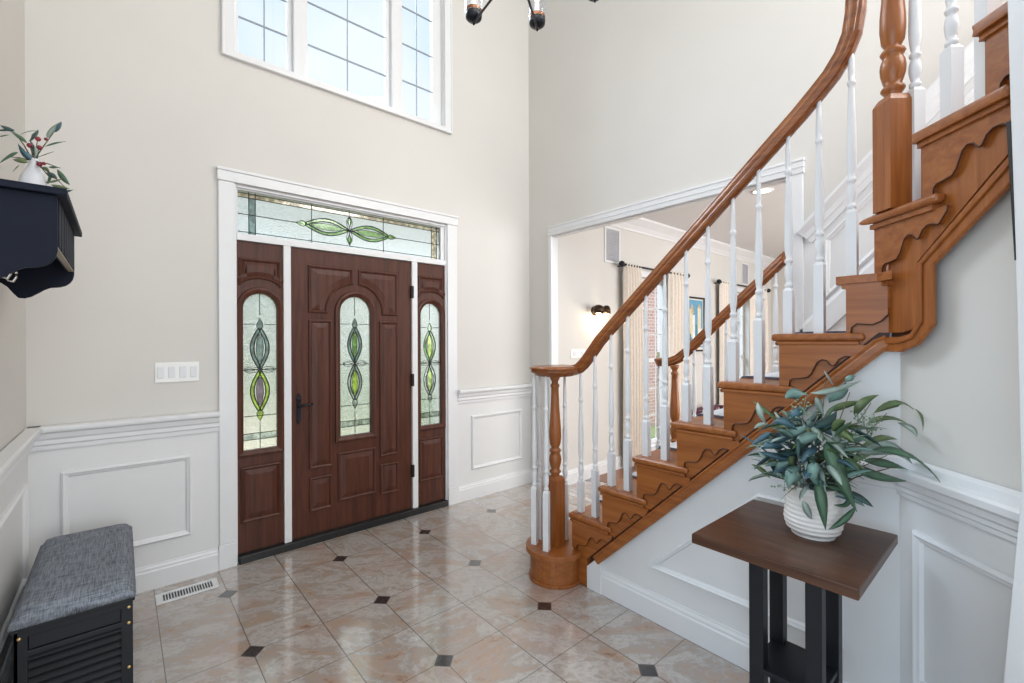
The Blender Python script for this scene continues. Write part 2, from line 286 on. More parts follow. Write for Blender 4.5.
# ------------------------------------------------------------------ mesh helpers
class MB:
    def __init__(s): s.v = []; s.f = []; s.smooth = []
    def add(s, vs, fs, smooth=False):
        o = len(s.v); s.v += [tuple(v) for v in vs]
        for f in fs: s.f.append(tuple(i + o for i in f)); s.smooth.append(smooth)
    def box(s, x0, x1, y0, y1, z0, z1):
        v = [(x, y, z) for z in (z0, z1) for y in (y0, y1) for x in (x0, x1)]
        s.add(v, [(0, 2, 3, 1), (4, 5, 7, 6), (0, 1, 5, 4), (2, 6, 7, 3), (0, 4, 6, 2), (1, 3, 7, 5)]); return s
    def obox(s, c, ax, ay, hx, hy, z0, z1):
        """box on its own axes: c centre xy, ax, ay unit xy directions, half sizes"""
        ax = Vector(ax); ay = Vector(ay); c = Vector(c); v = []
        for z in (z0, z1):
            for j in (-1, 1):
                for i in (-1, 1):
                    p = c + ax * hx * i + ay * hy * j; v.append((p.x, p.y, z))
        s.add(v, [(0, 2, 3, 1), (4, 5, 7, 6), (0, 1, 5, 4), (2, 6, 7, 3), (0, 4, 6, 2), (1, 3, 7, 5)]); return s
    def plate(s, outer, holes, fn, t0, t1):
        """flat plate with holes: outline (u,v), fn(u,v,t)->xyz, from t0 to t1"""
        rings = [outer] + list(holes)
        tri = tessellate_polygon([[Vector((p[0], p[1], 0)) for p in r] for r in rings])
        flat = [p for r in rings for p in r]
        n = len(flat)
        v = [fn(p[0], p[1], t0) for p in flat] + [fn(p[0], p[1], t1) for p in flat]
        f = [tuple(t) for t in tri] + [tuple(i + n for i in reversed(t)) for t in tri]
        o = 0
        for r in rings:
            k = len(r)
            for i in range(k):
                a, b = o + i, o + (i + 1) % k
                f.append((a, b, b + n, a + n))
            o += k
        s.add(v, f); return s
    def tube(s, pts, rad, seg=8, cap=True, closed=False):
        pts = [Vector(p) for p in pts]; n = len(pts)
        rads = rad if isinstance(rad, (list, tuple)) else [rad] * n
        v = []; up = None
        for i in range(n):
            a = pts[i - 1] if (i > 0 or closed) else pts[i]; b = pts[(i + 1) % n] if (i < n - 1 or closed) else pts[i]
            t = (b - a).normalized()
            if up is None:
                up = Vector((0, 0, 1)) if abs(t.z) < .9 else Vector((1, 0, 0))
            x = t.cross(up)
            if x.length < 1e-4: x = t.cross(Vector((.3, .9, .1)))
            x.normalize(); y = x.cross(t).normalized(); up = y
            for k in range(seg):
                an = 2 * PI * k / seg
                v.append(pts[i] + (x * math.cos(an) + y * math.sin(an)) * rads[i])
        f = []
        for i in range(n if closed else n - 1):
            j = (i + 1) % n
            for k in range(seg):
                f.append((i * seg + k, i * seg + (k + 1) % seg, j * seg + (k + 1) % seg, j * seg + k))
        if cap and not closed:
            f.append(tuple(range(seg - 1, -1, -1))); f.append(tuple((n - 1) * seg + k for k in range(seg)))
        s.add(v, f, True); return s
    def lathe(s, prof, c, axis=(0, 0, 1), seg=20, caps=True):
        """prof: (radius, height)"""
        c = Vector(c); a = Vector(axis).normalized(); x = a.orthogonal().normalized(); y = a.cross(x); v = []
        for r, h in prof:
            for k in range(seg):
                an = 2 * PI * k / seg; v.append(c + a * h + (x * math.cos(an) + y * math.sin(an)) * r)
        f = []
        for i in range(len(prof) - 1):
            for k in range(seg):
                f.append((i * seg + k, i * seg + (k + 1) % seg, (i + 1) * seg + (k + 1) % seg, (i + 1) * seg + k))
        if caps: f.append(tuple(range(seg - 1, -1, -1))); f.append(tuple((len(prof) - 1) * seg + k for k in range(seg)))
        s.add(v, f, True); return s
    def extr(s, prof, p0, p1, nd, ud=(0, 0, 1)):
        """profile (out along nd, up along ud) drawn from p0 to p1"""
        p0 = Vector(p0); p1 = Vector(p1); nd = Vector(nd); ud = Vector(ud); k = len(prof)
        v = [p0 + nd * a + ud * b for a, b in prof] + [p1 + nd * a + ud * b for a, b in prof]
        f = [(i, (i + 1) % k, (i + 1) % k + k, i + k) for i in range(k)] + [tuple(range(k - 1, -1, -1)), tuple(range(k, 2 * k))]
        s.add(v, f); return s
    def sweep(s, prof, path, side):
        """profile (side, up) along a path, side vector per point or constant"""
        path = [Vector(p) for p in path]; n = len(path); k = len(prof); v = []
        for i in range(n):
            t = (path[min(i + 1, n - 1)] - path[max(i - 1, 0)]).normalized()
            sd = Vector(side[i] if isinstance(side, list) else side); sd = (sd - t * sd.dot(t)).normalized()
            u = sd.cross(t)
            for a, b in prof: v.append(path[i] + sd * a + u * b)
        f = []
        for i in range(n - 1):
            for j in range(k): f.append((i * k + j, i * k + (j + 1) % k, (i + 1) * k + (j + 1) % k, (i + 1) * k + j))
        f.append(tuple(range(k - 1, -1, -1))); f.append(tuple((n - 1) * k + j for j in range(k)))
        s.add(v, f); return s
    def rings(s, rings, cap=True, smooth=False):
        k = len(rings[0]); v = [p for r in rings for p in r]; f = []
        for i in range(len(rings) - 1):
            for j in range(k): f.append((i * k + j, i * k + (j + 1) % k, (i + 1) * k + (j + 1) % k, (i + 1) * k + j))
        s.add(v, f, smooth)
        if cap:
            last = rings[-1]
            o = len(s.v) - k
            tri = tessellate_polygon([[Vector(p) for p in last]])
            for t in tri: s.f.append(tuple(i + o for i in t)); s.smooth.append(smooth)
        return s
    def ball(s, c, r, seg=10, rings=6, sq=(1, 1, 1)):
        c = Vector(c); v = [c + Vector((0, 0, -r * sq[2]))]
        for i in range(1, rings):
            th = PI * i / rings
            for k in range(seg):
                ph = 2 * PI * k / seg
                v.append(c + Vector((r * math.sin(th) * math.cos(ph) * sq[0], r * math.sin(th) * math.sin(ph) * sq[1], -r * math.cos(th) * sq[2])))
        v.append(c + Vector((0, 0, r * sq[2]))); f = []
        for k in range(seg): f.append((0, 1 + (k + 1) % seg, 1 + k))
        for i in range(rings - 2):
            for k in range(seg):
                a = 1 + i * seg + k; b = 1 + i * seg + (k + 1) % seg
                f.append((a, b, b + seg, a + seg))
        e = len(v) - 1; o = 1 + (rings - 2) * seg
        for k in range(seg): f.append((e, o + k, o + (k + 1) % seg))
        s.add(v, f, True); return s
    def leaf(s, pts, width, nrm, curl=.15):
        """leaf blade along pts, widest in the middle, folded a little on its midrib"""
        P = [Vector(p) for p in pts]
        # resample with Catmull-like quadratic
        q = []
        N = 9
        for i in range(N):
            t = i / (N - 1)
            q.append(P[0] * (1 - t) ** 2 + (P[1] * 2 - (P[0] + P[2]) * .5) * 2 * t * (1 - t) + P[2] * t ** 2) if len(P) == 3 else q.append(P[0].lerp(P[1], t))
        n0 = Vector(nrm); v = []
        for i, p in enumerate(q):
            t = i / (N - 1); tg = (q[min(i + 1, N - 1)] - q[max(i - 1, 0)]).normalized()
            x = tg.cross(n0)
            if x.length < 1e-3: x = tg.orthogonal()
            x.normalize(); nn = x.cross(tg)
            wv = width * .5 * max(0.03, math.sin(PI * t ** .85) ** .8)
            v += [p - x * wv - nn * wv * curl, p + nn * 0, p + x * wv - nn * wv * curl, p - nn * .0012]
        f = []
        for i in range(N - 1):
            a = i * 4; b = a + 4
            f += [(a, a + 1, b + 1, b), (a + 1, a + 2, b + 2, b + 1), (a, b, b + 3, a + 3), (a + 3, b + 3, b + 2, a + 2)]
        s.add(v, f, True); return s
    def mesh(s, name):
        me = bpy.data.meshes.new(name); me.from_pydata(s.v, [], s.f)
        me.polygons.foreach_set('use_smooth', s.smooth)
        bm = bmesh.new(); bm.from_mesh(me); bmesh.ops.recalc_face_normals(bm, faces=bm.faces); bm.to_mesh(me); bm.free()
        me.update(); return me

def obj(name, mb, mat, parent=None, bevel=0, segs=2):
    me = mb.mesh(name); me.materials.append(mat)
    o = bpy.data.objects.new(name, me); COL.objects.link(o)
    if parent is not None: o.parent = parent
    if bevel:
        md = o.modifiers.new('edge', 'BEVEL'); md.width = bevel; md.segments = segs; md.limit_method = 'ANGLE'; md.angle_limit = math.radians(40)
    return o
def tag(o, label, cat, group=None, kind=None):
    o['label'] = label; o['category'] = cat
    if group: o['group'] = group
    if kind: o['kind'] = kind
    return o
def thing(name, label, cat, loc=(0, 0, 0), group=None, kind=None):
    o = bpy.data.objects.new(name, None); COL.objects.link(o); o.empty_display_size = .1
    o['base'] = list(loc)
    return tag(o, label, cat, group, kind)
def struct(name, mb, mat, label, cat, bevel=0):
    return tag(obj(name, mb, mat, None, bevel), label, cat, None, 'structure')

YW, XL, XR, YL = 3.309, -.36, 3.089, 3.0  # front wall, left wall, right wall, front wall of the living room
FW = lambda u, v, t: (u, YW - t, v)        # front wall plane, t out into the room
FL = lambda u, v, t: (u, YL - t, v)        # front wall of the living room
LW = lambda u, v, t: (XL + t, u, v)
RW = lambda u, v, t: (XR - t, u, v)
def rect(a, b, c, d): return [(a, c), (b, c), (b, d), (a, d)]

# ------------------------------------------------------------------ room shell
struct('floor', MB().box(-3.6, 3.62, -4.0, YW + .02, -.1, 0), TILE, 'blush marble tile floor with small black diamond inserts', 'floor')
struct('floor_living', MB().box(3.62, 8.6, -1.4, YL + .02, -.1, .004), MATS['hardwood'], 'warm brown hardwood floor in the room beyond the opening', 'floor')
struct('wall_front', MB().plate(rect(XL - .15, XR + .06, 0, 5.4), [rect(.543, 2.12, 0.001, 2.40), rect(.548, 2.10, 3.235, 4.75)], FW, 0, -.17), WALL, 'greige front wall holding the entrance door and windows', 'wall')
struct('wall_front_living', MB().plate(rect(XR + .06, 8.6, 0, 2.78), [rect(4.515, 5.213, .15, 2.143), rect(6.71, 7.54, .15, 2.143)], FL, 0, -.15), WALL, 'pale front wall with curtained windows beyond the opening', 'wall')
struct('wall_left', MB().plate(rect(1.2, YW, 0, 5.4), [], LW, 0, -.15), WALL, 'greige wall behind the coat shelf and bench', 'wall')
struct('wall_right', MB().plate(rect(-2.4, YW, 0, 5.4), [rect(.985, 3.0, 0.001, 2.395)], RW, 0, -.06), WALL, 'tall pale wall behind the stairs with wide cased opening', 'wall')
struct('ceiling', MB().box(XL - .15, XR + .06, -1.0, YW + .1, 5.4, 5.5), CEIL, 'white ceiling high above the entrance hall', 'ceiling')
struct('ceiling_living', MB().box(XR + .06, 8.6, -1.4, YL + .15, 2.78, 2.88), CEIL, 'white ceiling of the room beyond the opening', 'ceiling')
struct('wall_far', MB().box(8.5, 8.65, -1.4, YL, 0, 2.78), WALL, 'pale end wall of the room beyond the opening', 'wall')
struct('wall_back', MB().box(XR + .06, 8.5, -1.4, -1.3, 0, 2.78), WALL, 'pale back wall of the room beyond the opening', 'wall')

# wainscot skins
struct('trim_1', MB().plate(rect(XL, .456, 0, .90), [], FW, 0, .006), WAINS, 'white wainscot skin on front wall beside the bench', 'wainscot')
struct('trim_2', MB().plate(rect(2.212, XR, 0, .90), [], FW, 0, .006), WAINS, 'white wainscot skin on front wall between door and staircase', 'wainscot')
struct('trim_3', MB().plate(rect(1.2, YW - .006, 0, .90), [], LW, 0, .006), WAINS, 'white wainscot skin on the left wall', 'wainscot')
RAILP = [(0, .0), (.012, .0), (.014, .022), (.022, .030), (.022, .050), (.030, .060), (.036, .085), (.052, .095), (.055, .105), (.055, .118), (.046, .124), (0, .124)]
BASEP = [(0, 0), (.018, 0), (.018, .10), (.013, .108), (.013, .118), (.007, .130), (.006, .138), (0, .138)]
def line_trim(name, prof, p0, p1, nd, z, label, cat, mat=WHITE):
    return struct(name, MB().extr(prof, (p0[0], p0[1], z), (p1[0], p1[1], z), nd), mat, label, cat)
RZ = .858
line_trim('trim_4', RAILP, (XL, YW - .006), (.456, YW - .006), (0, -1, 0), RZ, 'white chair rail on front wall above the bench', 'chair rail')
line_trim('trim_5', RAILP, (2.212, YW - .006), (XR, YW - .006), (0, -1, 0), RZ, 'white chair rail on front wall between door and staircase', 'chair rail')
line_trim('trim_6', RAILP, (XL + .006, YW), (XL + .006, 1.2), (1, 0, 0), RZ, 'white chair rail running along the left wall', 'chair rail')
line_trim('baseboard_front', BASEP, (XL, YW - .006), (.456, YW - .006), (0, -1, 0), 0, 'white baseboard behind the floor register', 'baseboard')
line_trim('baseboard_front_right', BASEP, (2.212, YW - .006), (XR, YW - .006), (0, -1, 0), 0, 'white baseboard between the door casing and opening', 'baseboard')
line_trim('baseboard_left', BASEP, (XL + .006, YW), (XL + .006, 1.2), (1, 0, 0), 0, 'white baseboard along the left wall by the bench', 'baseboard')
line_trim('baseboard_living', BASEP, (XR + .06, YL), (8.5, YL), (0, -1, 0), 0, 'white baseboard under the curtained windows', 'baseboard')
CROWN = [(0, 0), (.015, 0), (.02, .02), (.05, .06), (.10, .10), (.12, .115), (.125, .14), (0, .14)]
line_trim('trim_7', CROWN, (XR + .06, YL), (8.5, YL), (0, -1, 0), 2.64, 'white crown moulding above the curtained windows', 'crown moulding')
CR2 = [(a, b) for a, b in CROWN]
line_trim('trim_8', CR2, (XR + .06, YL), (XR + .06, -1.3), (1, 0, 0), 2.64, 'white crown moulding over the living room side of the opening', 'crown moulding')

def frame_mould(mb, poly, fn, wdt=.022, t=.016, base=0):
    """picture-frame moulding around polygon, mitred"""
    rings_ = []
    for ins, h in ((0, base), (0, base + t * .55), (wdt * .3, base + t), (wdt * .55, base + t * .7), (wdt * .8, base + t * .55), (wdt, base)):
        rings_.append([fn(u, v, h) for u, v in inset(poly, ins)])
    mb.rings(rings_, cap=False); return mb
def inset(poly, d):
    n = len(poly); A = sum(poly[i][0] * poly[(i + 1) % n][1] - poly[(i + 1) % n][0] * poly[i][1] for i in range(n))
    sg = 1 if A > 0 else -1; out_ = []
    for i in range(n):
        p0, p1, p2 = [Vector((*poly[(i + k) % n], 0)) for k in (-1, 0, 1)]
        e1 = (p1 - p0).normalized(); e2 = (p2 - p1).normalized()
        n1 = Vector((-e1.y, e1.x, 0)) * sg; n2 = Vector((-e2.y, e2.x, 0)) * sg
        b = n1 + n2
        k = max(.35, 1 + n1.dot(n2))
        o = p1 + b * (d / k); out_.append((o.x, o.y))
    return out_
struct('trim_9', frame_mould(MB(), rect(-.237, .317, .26, .733), FW, .03, .018, .006), WHITE, 'rectangular white panel moulding above the floor register', 'panel moulding')
struct('trim_10', frame_mould(MB(), rect(2.366, 2.968, .257, .737), FW, .03, .018, .006), WHITE, 'rectangular white panel moulding right of the front door', 'panel moulding')
struct('trim_11', frame_mould(MB(), rect(2.05, 3.16, .26, .733), LW, .03, .018, .006), WHITE, 'white panel moulding on left wall behind the bench', 'panel moulding')
struct('trim_12', frame_mould(MB(), rect(1.30, 1.92, .26, .733), LW, .03, .018, .006), WHITE, 'white panel moulding on left wall in front of the bench', 'panel moulding')

# ------------------------------------------------------------------ front door casing
cs = MB()
cs.box(.456, .545, YW - .022, YW, .15, 2.405); cs.box(2.115, 2.212, YW - .022, YW, .15, 2.405)
cs.box(.45, .547, YW - .03, YW, 0, .15); cs.box(2.113, 2.218, YW - .03, YW, 0, .15)
struct('trim_13', cs, WHITE, 'white casing boards and plinths either side of the front door', 'casing', .004)
hd = MB(); hd.box(.45, 2.218, YW - .03, YW, 2.405, 2.468); hd.box(.446, 2.222, YW - .036, YW, 2.468, 2.486)
struct('trim_14', hd, WHITE, 'white head casing across the top of the transom', 'casing', .004)
jb = MB()
jb.box(.543, .556, YW - .005, YW + .15, .0, 2.40); jb.box(2.102, 2.12, YW - .005, YW + .15, 0, 2.40); jb.box(.556, 2.102, YW - .005, YW + .15, 2.385, 2.40)
jb.box(.556, 2.102, YW - .008, YW + .12, 2.052, 2.095)
jb.box(.828, .874, YW - .008, YW + .12, .05, 2.052); jb.box(1.786, 1.834, YW - .008, YW + .12, .05, 2.052)
struct('trim_15', jb, WHITE, 'white jambs, mullion posts and transom bar of the entrance', 'jamb', .003)
struct('trim_16', MB().box(.56, 2.108, YW - .03, YW + .16, 0, .05), SILL, 'black threshold under the front door and sidelights', 'threshold', .006)

# ------------------------------------------------------------------ leaded glass motif
def motif(parent, cx, z0, z1, amp, fn, cols, horizontal=False):
    """two ribbons of coloured glass that cross at the middle and at both tips, leaving an eye of glass in each loop"""
    N = 48; L = z1 - z0; RB = .018
    def pt(a, ln): return (cx + a, z0 + L * ln) if not horizontal else (z0 + L * ln, cx + a)
    def wave(t): return math.sin(2 * PI * t)
    outer = {1: [], -1: []}; inner = {1: [], -1: []}
    for i in range(N + 1):
        t = .02 + .96 * i / N
        for sg in (1, -1):
            a = amp * wave(t) * sg
            d = 1 if a >= 0 else -1
            outer[sg].append((a + d * .004, t)); inner[sg].append((a - d * RB * min(1, abs(wave(t)) * 2.2 + .35), t))
    cm = MB()
    for sg in (1, -1):
        for P in (outer[sg], inner[sg]): cm.tube([fn(*pt(*p), .005) for p in P], .0036, 6)
    obj('leading_strand', cm, LEAD, parent)
    for half in (0, 1):
        lo, hi = (0, N // 2) if half == 0 else (N // 2, N)
        for sg in (1, -1):
            band = [pt(*p) for p in outer[sg][lo:hi + 1]] + [pt(*p) for p in reversed(inner[sg][lo:hi + 1])]
            obj('ribbon_glass', MB().plate(band, [], fn, .0005 + .0008 * (sg > 0), .0012 + .0008 * (sg > 0)), cols[half][0], parent)
        c = .25 + half * .5
        eye = []
        for i in range(24):
            an = 2 * PI * i / 24
            eye.append(pt((amp - RB) * .62 * math.sin(an) * abs(math.sin(an)) ** .3, c + .165 * math.cos(an)))
        obj('eye_glass', MB().plate(eye, [], fn, .0022, .003), cols[half][1], parent)
        obj('eye_leading', MB().tube([fn(*p, .004) for p in eye], .0018, 6, closed=True), LEAD, parent)
    tm = MB()
    for sg in (1, -1):
        for o_ in (-.009, .009):
            pts = []
            for k in range(-6, 7):
                q = k / 6
                pts.append(fn(*pt(q * amp * 1.8, .5 + sg * .034 * math.sin(q * PI * .5) * (1 - abs(q) ** 4) + o_ / L * (1 - .6 * abs(q))), .006))
            tm.tube(pts, .0022, 6)
    for t, d in ((0.02, -1), (.98, 1)):
        tip = [(0, -.014), (.019, .012), (.015, .035), (0, .068), (-.015, .035), (-.019, .012)]
        pp = [pt(q[0], t + d * q[1] / L) for q in tip]
        tm.tube([fn(*p, .006) for p in pp], .0026, 6, closed=True)
        obj('glass_tip', MB().plate(pp, [], fn, .001, .003), cols[0 if d < 0 else 1][0], parent)
    obj('crossed_leading', tm, LEAD, parent)

def arch(x0, x1, z0, z1, n=14, rise=None):
    r = (x1 - x0) / 2; rise = rise or r; c = (x0 + x1) / 2
    return [(x0, z0), (x1, z0)] + [(c + r * math.cos(PI * i / n), z1 - rise + rise * math.sin(PI * i / n)) for i in range(n + 1)]
DY = .012                                     # slab face sits just behind the wall line
DF = lambda u, v, t: (u, YW + DY - t, v)
GFR = lambda u, v, t: (u, YW + DY + .025 - t, v)
def raised(mb, poly, bevel=.05):
    mb.rings([[DF(u, v, h) for u, v in inset(poly, d)] for d, h in ((0, 0), (.003, .010), (.010, .013), (.018, .008), (.022, .002), (.022 + bevel * .75, .011))], cap=True)
def glazing(parent, x0, x1, z0, z1, arch_n=14):
    hole = arch(x0, x1, z0, z1)
    fr = MB()
    fr.rings([[DF(u, v, h) for u, v in inset(hole, d)] for d, h in ((-.036, 0), (-.032, .014), (-.02, .018), (-.008, .012), (.004, .004), (.006, -.02))], cap=False)
    f = obj('glass_frame', fr, MATS['mahogany_z'], parent)
    g = obj('pane', MB().plate(inset(hole, -.005), [], GFR, 0, -.006), RAIN, parent)
    return g
def straight_cames(parent, x0, x1, z0, z1):
    c = (x0 + x1) / 2; H = z1 - z0; mb = MB(); r = .0025
    def ln(a, b): mb.tube([GFR(*a, .003), GFR(*b, .003)], r, 6)
    ln((c, z1 - .002), (c, z0 + H * .86)); ln((c, z0), (c, z0 + H * .17))
    ln((x0, z0 + H * .80), (c - .03, z0 + H * .80)); ln((c + .03, z0 + H * .80), (x1, z0 + H * .80))
    ln((x0, z0 + H * .51), (x1, z0 + H * .51)); ln((x0, z0 + H * .215), (x1, z0 + H * .215))
    ln((x0, z0 + H * .105), (x1, z0 + H * .105)); ln((x0, z0 + H * .065), (x1, z0 + H * .065))
    obj('lead_line', mb, LEAD, parent)
    obj('bevel_strip', MB().plate(rect(x0, x1, z0 + H * .065, z0 + H * .105), [], GFR, .0005, .002), G_BEVEL, parent)

# --- the door itself
door = thing('door_1', 'dark mahogany front door with arched leaded glass and black lever', 'door', (1.33, YW, 0), kind='structure')
gx0, gx1, gz0, gz1 = 1.206, 1.448, .706, 1.742
slab = MB().plate(rect(.876, 1.784, .055, 2.048), [arch(gx0, gx1, gz0, gz1)], DF, 0, -.045)
obj('door_leaf', slab, MATS['mahogany_z'], door)
pn = MB()
cxm = 1.327; rr = .205; zc = gz1 - .121
def corner_panel(side):
    xo = .988 if side < 0 else 1.666; xi = cxm + side * .019; P = []
    P.append((xo, 1.942)); P.append((xi, 1.942))
    a0 = math.acos(.019 / rr); arcp = []
    for i in range(11):
        a = PI / 2 + (PI / 2 - a0) * .0 + (i / 10) * (PI / 2) * 1.0
        x = cxm + side * abs(math.cos(a)) * rr; z = zc + math.sin(a) * rr
        if abs(x - cxm) >= .019: arcp.append((x, z))
    P.append((xi, zc + math.sqrt(rr ** 2 - .019 ** 2)))
    P += arcp; P.append((cxm + side * rr, 1.606)); P.append((xo, 1.606))
    return P
raised(pn, corner_panel(-1)); raised(pn, corner_panel(1))
for r_ in (rect(.99, 1.150, .512, 1.560), rect(1.512, 1.670, .512, 1.560), rect(.99, 1.150, .215, .455), rect(1.512, 1.670, .215, .455), rect(1.188, 1.478, .243, .597)):
    raised(pn, r_, .045)
obj('raised_panel', pn, MATS['mahogany_z'], door)
glazing(door, gx0, gx1, gz0, gz1); straight_cames(door, gx0, gx1, gz0, gz1)
motif(door, cxm, .955, 1.525, .050, GFR, ((G_BEVEL, G_LIME), (G_GREY, G_GREEN)))
for z in (1.804, 1.092, .356):
    h = obj('hinge', MB().box(1.776, 1.798, YW - .014, YW + .006, z - .05, z + .05), IRON, door, .003)
hm = MB(); hm.plate([(.912, .86), (.925, .838), (.938, .86), (.938, 1.03), (.925, 1.05), (.912, 1.03)], [], DF, 0, .012)
hm.lathe([(.016, 0), (.016, .02), (.010, .022), (.010, .045)], DF(.925, .965, .0), (0, -1, 0), 14)
hb = obj('handle_plate', hm, IRON, door, .002)
obj('lever', MB().tube([DF(.925, .965, .05), DF(.95, .972, .055), DF(.975, .968, .055), DF(1.005, .975, .05)], [.011, .009, .008, .007], 8), IRON, door)
obj('lock_cylinder', MB().lathe([(.012, 0), (.012, .012), (.008, .014)], DF(.925, 1.01, .01), (0, -1, 0), 14), IRON, door)

def sidelight(name, x0, x1, label, cols, side):
    w_ = thing(name, label, 'sidelight', ((x0 + x1) / 2, YW, 0), kind='structure')
    gx0, gx1 = x0 + .032, x1 - .032
    obj('sidelight_leaf', MB().plate(rect(x0, x1, .055, 2.05), [arch(gx0, gx1, .70, 1.725)], DF, 0, -.045), MATS['mahogany_z'], w_)
    pm = MB()
    c = (x0 + x1) / 2; r2_ = (x1 - x0) / 2 - .01
    top = [(x0 + .012, 1.945), (x0 + .012, 1.765)] + [(c - (r2_ - .003) * math.cos(PI * (.5 - .5 + i / 10)), 1.745 + .07 * math.sin(PI * i / 10)) for i in range(1, 10)] + [(x1 - .012, 1.765), (x1 - .012, 1.945)]
    raised(pm, top, .03); raised(pm, rect(x0 + .018, x1 - .018, .245, .603), .045)
    obj('raised_panel', pm, MATS['mahogany_z'], w_)
    glazing(w_, gx0, gx1, .70, 1.725); straight_cames(w_, gx0, gx1, .70, 1.725)
    motif(w_, c, .94, 1.505, .052, GFR, cols)
    return w_
sidelight('window_2', .556, .828, 'mahogany sidelight with arched leaded glass nearest the wall switches', ((G_LIME, G_PURPLE), (G_GREY, G_GREY)), -1)
sidelight('window_3', 1.834, 2.102, 'mahogany sidelight with arched leaded glass on the staircase side', ((G_BEVEL, G_LIME), (G_GREEN, G_LIME)), 1)

# --- transom
tr = thing('window_4', 'long leaded glass transom above the front door', 'transom', (1.33, YW, 2.1), kind='structure')
tx0, tx1, tz0, tz1 = .568, 2.062, 2.102, 2.376
TF = lambda u, v, t: (u, YW + .03 - t, v)
obj('transom_frame', MB().plate(rect(.556, 2.102, 2.095, 2.385), [rect(tx0 - .004, tx1 + .004, tz0 - .003, tz1)], TF, .02, -.03), WHITE, tr, .003)
obj('pane', MB().plate(rect(tx0 - .015, tx1 + .015, tz0 - .01, tz1 + .005), [], TF, 0, -.006), RAIN, tr)
tl = MB(); czt = 2.228
for a, b in (((tx0, tz1 - .012), (tx1, tz1 - .012)), ((tx0, tz1 - .04), (tx1, tz1 - .04)), ((tx0, tz0 + .012), (tx1, tz0 + .012)), ((tx0, czt), (.95, czt)), ((1.63, czt), (tx1, czt)),
             ((1.02, tz0), (1.02, tz1)), ((1.555, tz0), (1.555, tz1)), ((.630, tz0), (.630, tz1)), ((.668, tz0), (.668, tz1)), ((2.036, tz0), (2.036, tz1)), ((1.985, tz0), (1.985, tz1)), ((1.288, 2.33), (1.288, tz1))):
    tl.tube([TF(*a, .003), TF(*b, .003)], .0028, 6)
obj('lead_line', tl, LEAD, tr)
obj('border_glass', MB().plate(rect(tx0, tx1, tz1 - .04, tz1 - .012), [], TF, .0005, .002), G_AMBER, tr)
obj('border_glass', MB().plate(rect(1.985, 2.036, tz0, tz1 - .04), [], TF, .0005, .002), G_AMBER, tr)
obj('border_glass', MB().plate(rect(.630, .668, tz0, tz1 - .04), [], TF, .0005, .002), G_GREY, tr)
motif(tr, czt, .965, 1.61, .055, TF, ((G_GREEN, G_GREEN), (G_GREEN, G_GREEN)), True)
vt = MB()
for sg in (-1, 1):
    pp = [(1.288 + q[0], czt + sg * q[1]) for q in ((0, .03), (.02, .07), (0, .112), (-.02, .07))]
    vt.tube([TF(u, v, .005) for u, v in pp], .003, 6, closed=True)
    obj('glass_tip', MB().plate(pp, [], TF, .001, .003), G_GREEN, tr)
obj('crossed_leading', vt, LEAD, tr)

# ------------------------------------------------------------------ upper window
wu = thing('window_1', 'large white three part window high above the front door', 'window', (1.33, YW, 3.2), kind='structure')
WF = lambda u, v, t: (u, YW - t, v)
obj('casing', MB().plate(rect(.487, 2.160, 3.198, 4.86), [rect(.552, 2.098, 3.236, 4.78)], WF, 0, .022), WHITE, wu, .005)
obj('casing_edge', MB().plate(rect(.478, 2.169, 3.188, 4.87), [rect(.492, 2.155, 3.203, 4.85)], WF, 0, .030), WHITE, wu, .004)
for a, b in ((.548, .556), (2.094, 2.102)):
    obj('jamb_liner', MB().box(a, b, YW, YW + .13, 3.236, 4.78), WHITE, wu)
obj('sill_liner', MB().box(.55, 2.10, YW, YW + .13, 3.225, 3.238), WHITE, wu)
for a, b in ((.900, .968), (1.622, 1.692)):
    obj('mullion', MB().box(a, b, YW - .004, YW + .13, 3.238, 4.78), WHITE, wu, .004)
GZ = YW + .05
for (sx0, sx1, gx0, gx1, gz0, cols, zs) in ((.556, .900, .578, .868, 3.262, (.728,), (3.50, 3.735, 3.97, 4.2, 4.43)), (.968, 1.622, 1.003, 1.588, 3.262, (1.285,), (3.50, 3.80, 4.10, 4.40)), (1.692, 2.094, 1.730, 2.012, 3.262, (1.862,), (3.52, 3.82, 4.12, 4.42))):
    obj('sash', MB().plate(rect(sx0, sx1, 3.238, 4.78), [rect(gx0, gx1, gz0, 4.74)], lambda u, v, t: (u, GZ - t, v), .012, -.03), WHITE, wu, .004)
    obj('pane', MB().box(gx0 - .01, gx1 + .01, GZ, GZ + .006, gz0 - .01, 4.75), CLEAR, wu)
    g = MB()
    for c in cols: g.box(c - .004, c + .004, GZ - .006, GZ - .001, gz0, 4.74)
    for z in zs: g.box(gx0, gx1, GZ - .007, GZ - .001, z - .0055, z + .0055)
    obj('grille', g, paint('window_grille_grey', (.26, .30, .34), .5), wu)

